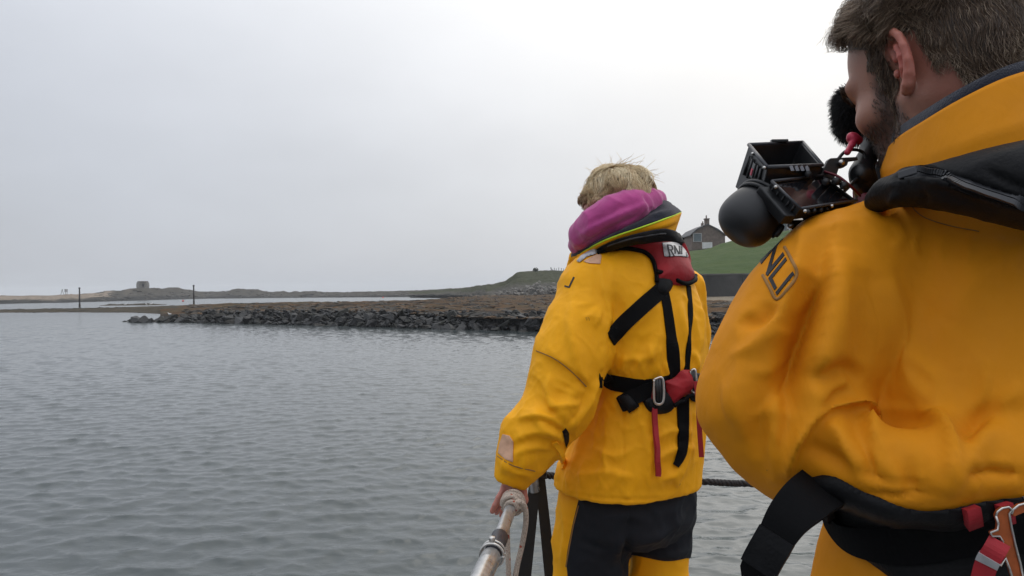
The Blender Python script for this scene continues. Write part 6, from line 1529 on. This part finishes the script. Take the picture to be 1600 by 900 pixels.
q = spline([P(1562, 846, bd - 0.002), P(1553, 862, bd - 0.004), P(1541, 882, bd + 0.002), P(1532, 915, bd + 0.01)], 16); nn = np.array([unit(CAM - p) for p in q]); v_, f_ = ribbon(q, nn, 0.0185, 0.002); part('red_strap', v_, f_, MAT['red_web'], ml, False)
v_, f_ = ribbon(q[6:9] + nn[6:9] * 0.003, nn[6:9], 0.019, 0.0008); part('strap_stitching', v_, f_, MAT['silver'], ml, False)
# trousers and boots
f = Field((0.36, 0.72, DECK - 0.02), (0.86, 1.2, 2.62), 0.008)
f.loft(loft_px([(880, 1545, .945, .185, .15), (960, 1545, .95, .185, .155), (1020, 1545, .95, .17, .14)], MY), 0.0)
for x, y in ((0.50, 0.94), (0.69, 0.98)): f.chain([np.array([x + (0.02 if x < 0.6 else 0), y, 2.48]), np.array([x, y + 0.02, 2.12]), np.array([x, y, DECK + 0.12])], [0.105, 0.085, 0.075], 0.03)
f.chain([P(1330, 860, .84), P(1320, 930, .84)], [0.05, 0.06], 0.03)
v_, f_ = f.mesh(); v_ = crumple(v_, f_, 0.004, 8, 3); part('trousers', v_, f_, MAT['yellow_m'], man)
for x, y in ((0.50, 0.94), (0.69, 0.98)):
    a = np.array([x, y, DECK + 0.055]); fd = np.array([-0.25, 0.97, 0]); f = Field(a - [0.14, 0.14, 0.08], a + [0.12, 0.30, 0.2], 0.009); f.cone(a + [0, 0, 0.12], a, 0.07, 0.055, 0.02); f.cone(a - fd * 0.03, a + fd * 0.18, 0.055, 0.048, 0.03); f.halfspace((0, 0, DECK + 0.002), (0, 0, -1)); v_, q_ = f.mesh(); part('boot', v_, q_, MAT['boot'], man)
# gloved hands holding the camera, hidden from here
for (w_, pp) in ((P(1285, 430, 1.16), P(1330, 385, 1.19)), (P(1640, 430, 1.24), P(1560, 380, 1.22))):
    c = (w_ + pp) / 2; f = Field(np.minimum(w_, pp) - 0.09, np.maximum(w_, pp) + 0.09, 0.0035); d = unit(pp - w_); s1 = unit(np.cross(d, [0, 0, 1])); up_ = np.cross(s1, d)
    kns = [pp + d * 0.01 + s1 * x for x in (-0.03, -0.01, 0.01, 0.03)]
    hand(f, w_ + d * 0.02, pp, kns, [[k_, k_ + d * 0.03 + up_ * 0.012, k_ + d * 0.036 + up_ * 0.036, k_ + d * 0.018 + up_ * 0.05] for k_ in kns], [pp - d * 0.03 + s1 * 0.035, pp + s1 * 0.055 + up_ * 0.02, pp + d * 0.02 + s1 * 0.05 + up_ * 0.045], 0.03, 0.016); v_, q_ = f.mesh(); part('glove', v_, q_, MAT['black_fabric'], man)
# ------------------------------------------------------------------ the video camera
rig = empty('video_camera', tuple(P(1290, 300, 1.0))); tag(rig, 'black video camera with loupe viewfinder, flip screen and furry microphone', 'camera')
BP, BR = MAT['black_plastic'], MAT['black_rubber']
def hexa(name, top, bot, mat, parent, wall=None, bev=0.002):
    """box between two quads; with wall, the top is open and hollow"""
    T = [np.asarray(p) for p in top]; B = [np.asarray(p) for p in bot]; bm = bmesh.new()
    if wall is None:
        vv = [bm.verts.new(p) for p in T + B]; bm.faces.new(vv[:4]); bm.faces.new(vv[:3:-1])
        for i in range(4): bm.faces.new([vv[(i + 1) % 4], vv[i], vv[4 + i], vv[4 + (i + 1) % 4]])
    else:
        ct, cb_ = sum(T) / 4, sum(B) / 4; inn = lambda c, p: p + (c - p) * wall
        rows = [B, T, [inn(ct, p) for p in T], [inn(ct, p) + (inn(cb_, q) - inn(ct, p)) * 0.86 for p, q in zip(T, B)]]
        vv = [[bm.verts.new(p) for p in r_] for r_ in rows]
        bm.faces.new(vv[0]); bm.faces.new(vv[3])
        for a in range(3):
            for i in range(4): bm.faces.new([vv[a][i], vv[a][(i + 1) % 4], vv[a + 1][(i + 1) % 4], vv[a + 1][i]])
    bmesh.ops.recalc_face_normals(bm, faces=bm.faces[:])
    if bev: bmesh.ops.bevel(bm, geom=bm.edges[:], offset=bev, segments=2, profile=0.5, affect='EDGES')
    me = bpy.data.meshes.new(name); bm.to_mesh(me); bm.free(); me.materials.append(mat)
    o = bpy.data.objects.new(name, me); COL.objects.link(o); return child(o, parent)
# loupe: open hood on top, tapering to the rubber eyecup at lower left
A, B_, C, D = P(1170, 226, .99), P(1254, 222, 1.03), P(1285, 258, .965), P(1199, 261, .925)
A2, B2, C2, D2 = P(1148, 294, 1.0), P(1222, 296, 1.04), P(1250, 330, .98), P(1186, 322, .94)
lp = hexa('loupe_hood', [A, B_, C, D], [A + (A2 - A) * .98, B_ + (B2 - B_) * .98, C + (C2 - C) * .98, D + (D2 - D) * .98], BP, rig, 0.07, 0.0012)
for q0, q1 in ((A, B_), (B_, C), (C, D), (D, A)): MB().tube([q0, q1], 0.0024, 8).build('hood_rim', plain('greyer_black_rim', (0.035, 0.036, 0.042), 0.45), lp, True)  # rim tubes in a greyer black than the hood
MB().box((A + B_) / 2 + CU * 0.003 + CX * 0.004, (0.022, 0.008, 0.004), bev=0.001).build('catch', BP, lp)
for t in (0.2, 0.36, 0.66, 0.8):                                    # moulded ribs on the near side
    q0, q1 = A + (D - A) * t, A2 + (D2 - A2) * t; n = unit(np.cross(D - A, A2 - A)); n = n if n @ (CAM - A) > 0 else -n
    MB().tube([q0 + (q1 - q0) * 0.16 + n * 0.001, q0 + (q1 - q0) * 0.62 + n * 0.001], 0.0017, 8).build('rib', BP, lp, True)
q0 = A + (D - A) * 0.52; q1 = A2 + (D2 - A2) * 0.52; n = unit(np.cross(D - A, A2 - A)); n = n if n @ (CAM - A) > 0 else -n
ex, ey = unit(D - A), unit(q0 - q1)
MB().box(q0 + (q1 - q0) * 0.36 + n * 0.0012, (0.009, 0.018, 0.003), basis(ex, ey, np.cross(ex, ey)), bev=0.001).build('badge', plain('dark_badge', (0.02, 0.02, 0.022), 0.35), lp)
MB().box(q0 + (q1 - q0) * 0.40 + n * 0.0028, (0.005, 0.008, 0.0016), basis(ex, ey, np.cross(ex, ey)), bev=0.0004).build('badge_mark', MAT['red_metal'], lp)
A4, B4, C4, D4 = P(1160, 305, .99), P(1206, 300, 1.0), P(1226, 330, .955), P(1183, 336, .93)
hexa('loupe_body', [A2, B2, C2, D2], [A4, B4, C4, D4], BP, lp, None, 0.003)
for r_, dd in ((40.5, 0.0), (41.0, 7.0)):
    c, rr = S(1193 - dd * 0.69, 316 + dd * 0.72, .955, r_); ax = unit(P(1162, 350, .945) - P(1215, 300, .965)); e1 = unit(np.cross(ax, [0, 0, 1])); e2 = np.cross(e1, ax)
    MB().tube([c + rr * (math.cos(t) * e1 + math.sin(t) * e2) for t in np.linspace(0, 2 * math.pi, 49)], 0.0026, 8).build('neck_ring', BR, lp, True)
ex0 = P(1193, 317, .957); ax = unit(P(1150, 362, .955) - ex0); pxm = .957 / F
prof = [(-6, 36), (0, 39), (4, 40.5), (10, 42.5), (20, 44.5), (30, 45.5), (40, 45.5), (50, 43.5), (58, 39.5), (65, 33.5), (70, 26), (73.5, 17), (75, 8), (75.3, 0.2)]
pr = spline(prof, 40)
ec = MB().tube([ex0 + ax * s_ * pxm for s_, r_ in pr], [max(r_, 0.2) * pxm for s_, r_ in pr], 48).build('eyecup', BR, rig, True)
MB().tube(spline([P(1206, 371, .945), P(1214, 365, .942), P(1220, 356, .942), P(1222, 348, .945)], 20), [0.002] * 4 + [0.004] * 12 + [0.002] * 4, 8).build('eyecup_lip', BR, ec, True)
# flip-out screen in its frame
a, b_, c, d = P(1206, 283, .915), P(1287, 274, .985), P(1339, 313, .96), P(1251, 326, .885)
dn = P(1242, 346, .905) - P(1251, 326, .885); dn = dn + CX * -0.004
sf = hexa('screen_frame', [a, b_, c, d], [p + dn * 0.9 for p in (a, b_, c, d)], BP, rig, 0.085, 0.0012)
cc = (a + b_ + c + d) / 4; ins = [p + (cc - p) * 0.13 + dn * 0.10 for p in (a, b_, c, d)]; hexa('screen', ins, [p + dn * 0.12 for p in ins], MAT['screen'], sf, None, 0)
for q0, q1 in ((a, b_), (d, a), (c, d)): MB().tube([q0, q1], 0.0019, 8).build('frame_edge', plain('greyer_frame_edge', (0.03, 0.031, 0.037), 0.45), sf, True)  # edge tubes in a greyer black than the frame
for t in (0.15, 0.32, 0.5, 0.68, 0.85):
    q0 = a + (d - a) * t; MB().tube([q0 + dn * 0.1 - CX * 0.001, q0 + dn * 0.85 - CX * 0.001], 0.0012, 6).build('groove_rib', BR, sf, True)
a3, d3 = a + dn * 0.35 - CX * 0.012, d + dn * 0.55 - CX * 0.012
hexa('hinge_slab', [a3, a3 + CX * 0.014, d3 + CX * 0.014, d3], [a3 + dn * 0.7, a3 + dn * 0.7 + CX * 0.014, d3 + dn * 0.7 + CX * 0.014, d3 + dn * 0.7], BP, rig, None, 0.002)
hexa('screen_body', [P(1252, 328, .925), P(1300, 322, .96), P(1330, 318, 1.0), P(1280, 318, 1.0)], [P(1254, 345, .93), P(1296, 345, .96), P(1326, 336, 1.0), P(1280, 345, 1.0)], BP, rig, None, 0.002)
hexa('latch', [P(1236, 344, .95), P(1266, 343, .955), P(1268, 341, .98), P(1238, 341, .98)], [P(1236, 359, .95), P(1261, 358, .955), P(1262, 356, .98), P(1238, 357, .98)], BP, rig, None, 0.0015)
MB().tube([P(1235.5, 352, .942), P(1235.5, 352, .96)], 0.0042, 14).build('latch_screw', MAT['buckle'], rig, True)
# hinge block between loupe and screen
hexa('hinge_block', [P(1212, 264, .94), P(1283, 259, .985), P(1300, 270, 1.01), P(1225, 275, .95)], [P(1214, 278, .945), P(1286, 274, .99), P(1302, 284, 1.01), P(1227, 288, .955)], BP, rig, None, 0.0015)
for k in range(4): hexa('hinge_tooth', [P(1233 + 8 * k, 259, .938 + .004 * k), P(1238 + 8 * k, 258.6, .938 + .004 * k), P(1240 + 8 * k, 258, .95 + .004 * k), P(1235 + 8 * k, 258.4, .95 + .004 * k)], [P(1236 + 8 * k, 267, .936 + .004 * k), P(1241 + 8 * k, 266.6, .936 + .004 * k), P(1242 + 8 * k, 267, .95 + .004 * k), P(1237 + 8 * k, 267, .95 + .004 * k)], plain('grey_hinge', (0.16, 0.16, 0.18), 0.5), rig, None, 0)
for (u, v, r_) in ((1222, 268, 4.5), (1262, 272, 5), (1290, 284, 5.5), (1306, 283, 6), (1318, 290, 6)): MB().tube([P(u, v, .945), P(u + 4, v + 1, .99)], r_ / F, 10).build('knob', BR, rig, True)
# bracket plate, screw, arm
def plate_px(name, poly, d, th, mat, par):
    f_ = [P(u, v, d) for u, v in poly]; bk_ = [p + fw * th for p in f_]; n = len(f_); bm = bmesh.new(); vv = [bm.verts.new(p) for p in f_ + bk_]
    bm.faces.new(vv[:n]); bm.faces.new(list(reversed(vv[n:])))
    for i in range(n): bm.faces.new([vv[(i + 1) % n], vv[i], vv[n + i], vv[n + (i + 1) % n]])
    bmesh.ops.recalc_face_normals(bm, faces=bm.faces[:]); bmesh.ops.bevel(bm, geom=bm.edges[:], offset=0.0008, segments=2, profile=0.5, affect='EDGES')
    me = bpy.data.meshes.new(name); bm.to_mesh(me); bm.free(); me.materials.append(mat); o = bpy.data.objects.new(name, me); COL.objects.link(o); return child(o, par)
br = plate_px('bracket', [(1281, 277), (1294, 250), (1298, 247), (1340, 245), (1341, 250), (1326, 252), (1324, 258), (1318, 262), (1311, 263), (1308, 272), (1302, 280)], .985, 0.008, BP, rig)
MB().tube([P(1315, 254, .978), P(1315, 254, .99)], 0.0040, 16).build('screw', MAT['buckle'], br, True)
f = Field(P(1355, 275, 1.03) - 0.1, P(1355, 275, 1.03) + 0.1, 0.0025)
chain_px(f, [(1366, 208, 1.04, 13), (1362, 232, 1.03, 15), (1352, 252, 1.02, 13), (1346, 270, 1.01, 15)], 0.01); chain_px(f, [(1346, 270, 1.01, 17), (1350, 285, 1.01, 17), (1352, 305, 1.02, 12), (1345, 325, 1.03, 14)], 0.01); chain_px(f, [(1372, 196, 1.06, 10), (1368, 232, 1.05, 12)], 0.01)
V, Fq = f.mesh(); V = relax(V, Fq, 1); part('arm', V, Fq, MAT['black_metal'], rig)
MB().tube([P(1345, 272, .985), P(1347, 273, 1.02)], [0.013, 0.013], 20).build('arm_joint', BP, rig, True)
f = Field(P(1335, 222, 1.0) - 0.03, P(1335, 222, 1.0) + 0.03, 0.0014)
chain_px(f, [(1341, 219, 1.0, 7.0), (1331, 214, .995, 7.5)], 0.002); chain_px(f, [(1337, 216, .995, 6), (1331, 226, .99, 4.6), (1324, 238, .985, 5)], 0.003); f.ell(P(1332, 216, .995), np.array([0.0075, 0.0075, 0.0075]), None, 0.002)
V, Fq = f.mesh(); part('clamp_lever', V, Fq, MAT['red_metal'], rig)
MB().tube([P(1353, 318, .985), P(1372, 318, 1.0)], [0.014, 0.016], 18).build('red_clamp', MAT['dark_red'], rig, True)
# ribbed lens barrel and camera body running on behind the operator's shoulder
ax = unit(np.array([0.75, 0.62, -0.02])); c0 = P(1374, 296, 1.04); e1 = unit(np.cross(ax, [0, 0, 1])); e2 = np.cross(e1, ax); mb = MB()
prof = [(0.0, 0.030), (0.004, 0.037), (0.012, 0.039)]
for k in range(16): prof += [(0.013 + 0.003 * k, 0.041), (0.0145 + 0.003 * k, 0.041), (0.0150 + 0.003 * k, 0.0388), (0.0158 + 0.003 * k, 0.0388)]
prof += [(0.066, 0.041), (0.09, 0.041)]
mb.tube([c0 + ax * p for p, _ in prof], [r_ for _, r_ in prof], 40); lb = mb.build('lens_barrel', BR, rig, True); flat(lb)
MB().tube([c0 + ax * 0.006, c0 + ax * 0.0105], 0.0402, 40).build('lens_ring', MAT['dark_red'], lb, True)
hexa('camera_body', [P(1395, 262, 1.10), P(1500, 262, 1.16), P(1500, 262, 1.34), P(1395, 262, 1.28)], [P(1330, 352, 1.14), P(1500, 372, 1.16), P(1500, 372, 1.34), P(1330, 352, 1.30)], BP, rig, None, 0.004)
# furry windshield on the microphone
mc = P(1334, 174, 1.09); mr = 0.026
f = Field(mc - 0.06, mc + 0.06, 0.003); f.cone(mc + [0.0, 0, 0.010], mc + [0.008, 0.01, -0.012], mr * 0.95, mr, 0.01); V, Fq = f.mesh(); N = vnormals(V, Fq)
rng = np.random.default_rng(4); pt = []
for i in rng.choice(len(V), 5200):
    d = unit(N[i] + rng.normal(0, 0.45, 3) + np.array([0, 0, -0.25])); Ls = rng.uniform(0.006, 0.013); pt.append([V[i] + d * Ls * t - np.array([0, 0, 0.003]) * t * t for t in (0, .4, .75, 1)])
vb, fb, sb = strands(pt, 0.0004, np.zeros(len(pt)), 0.3); mw = part('microphone_windshield', np.vstack([vb, V]), np.vstack([fb, Fq + len(vb)]), MAT['fur'], rig)
MB().tube([mc + [0.006, 0.01, -0.03], P(1366, 214, 1.06)], 0.006, 10).build('microphone_mount', MAT['black_metal'], rig, True)
# small fittings: screws on the hood and frame, buttons, a looped cable
for (u, v, dd) in ((1176, 240, .968), (1194, 262, .926), (1258, 330, .882), (1300, 322, .92), (1330, 315, .955), (1212, 292, .905)):
    MB().tube([P(u, v, dd - 0.002), P(u, v, dd + 0.006)], 0.0022, 10).build('screw', MAT['buckle'], rig, True)
for k in range(4): MB().tube([P(1262 + 10 * k, 331 - 1.6 * k, .888 + .012 * k), P(1262 + 10 * k, 331 - 1.6 * k, .90 + .012 * k)], 0.003, 10).build('button', BR, rig, True)
MB().tube(spline([P(1300, 262, .99), P(1322, 236, 1.0), P(1348, 238, 1.01), P(1352, 262, 1.0), P(1334, 284, .985), P(1318, 300, .97)], 40), 0.0022, 8).build('cable', BR, rig, True)
MB().tube(spline([P(1288, 268, .985), P(1310, 276, .97), P(1330, 292, .965), P(1344, 306, .98)], 24), 0.0018, 8).build('cable', MAT['dark_red'], rig, True)
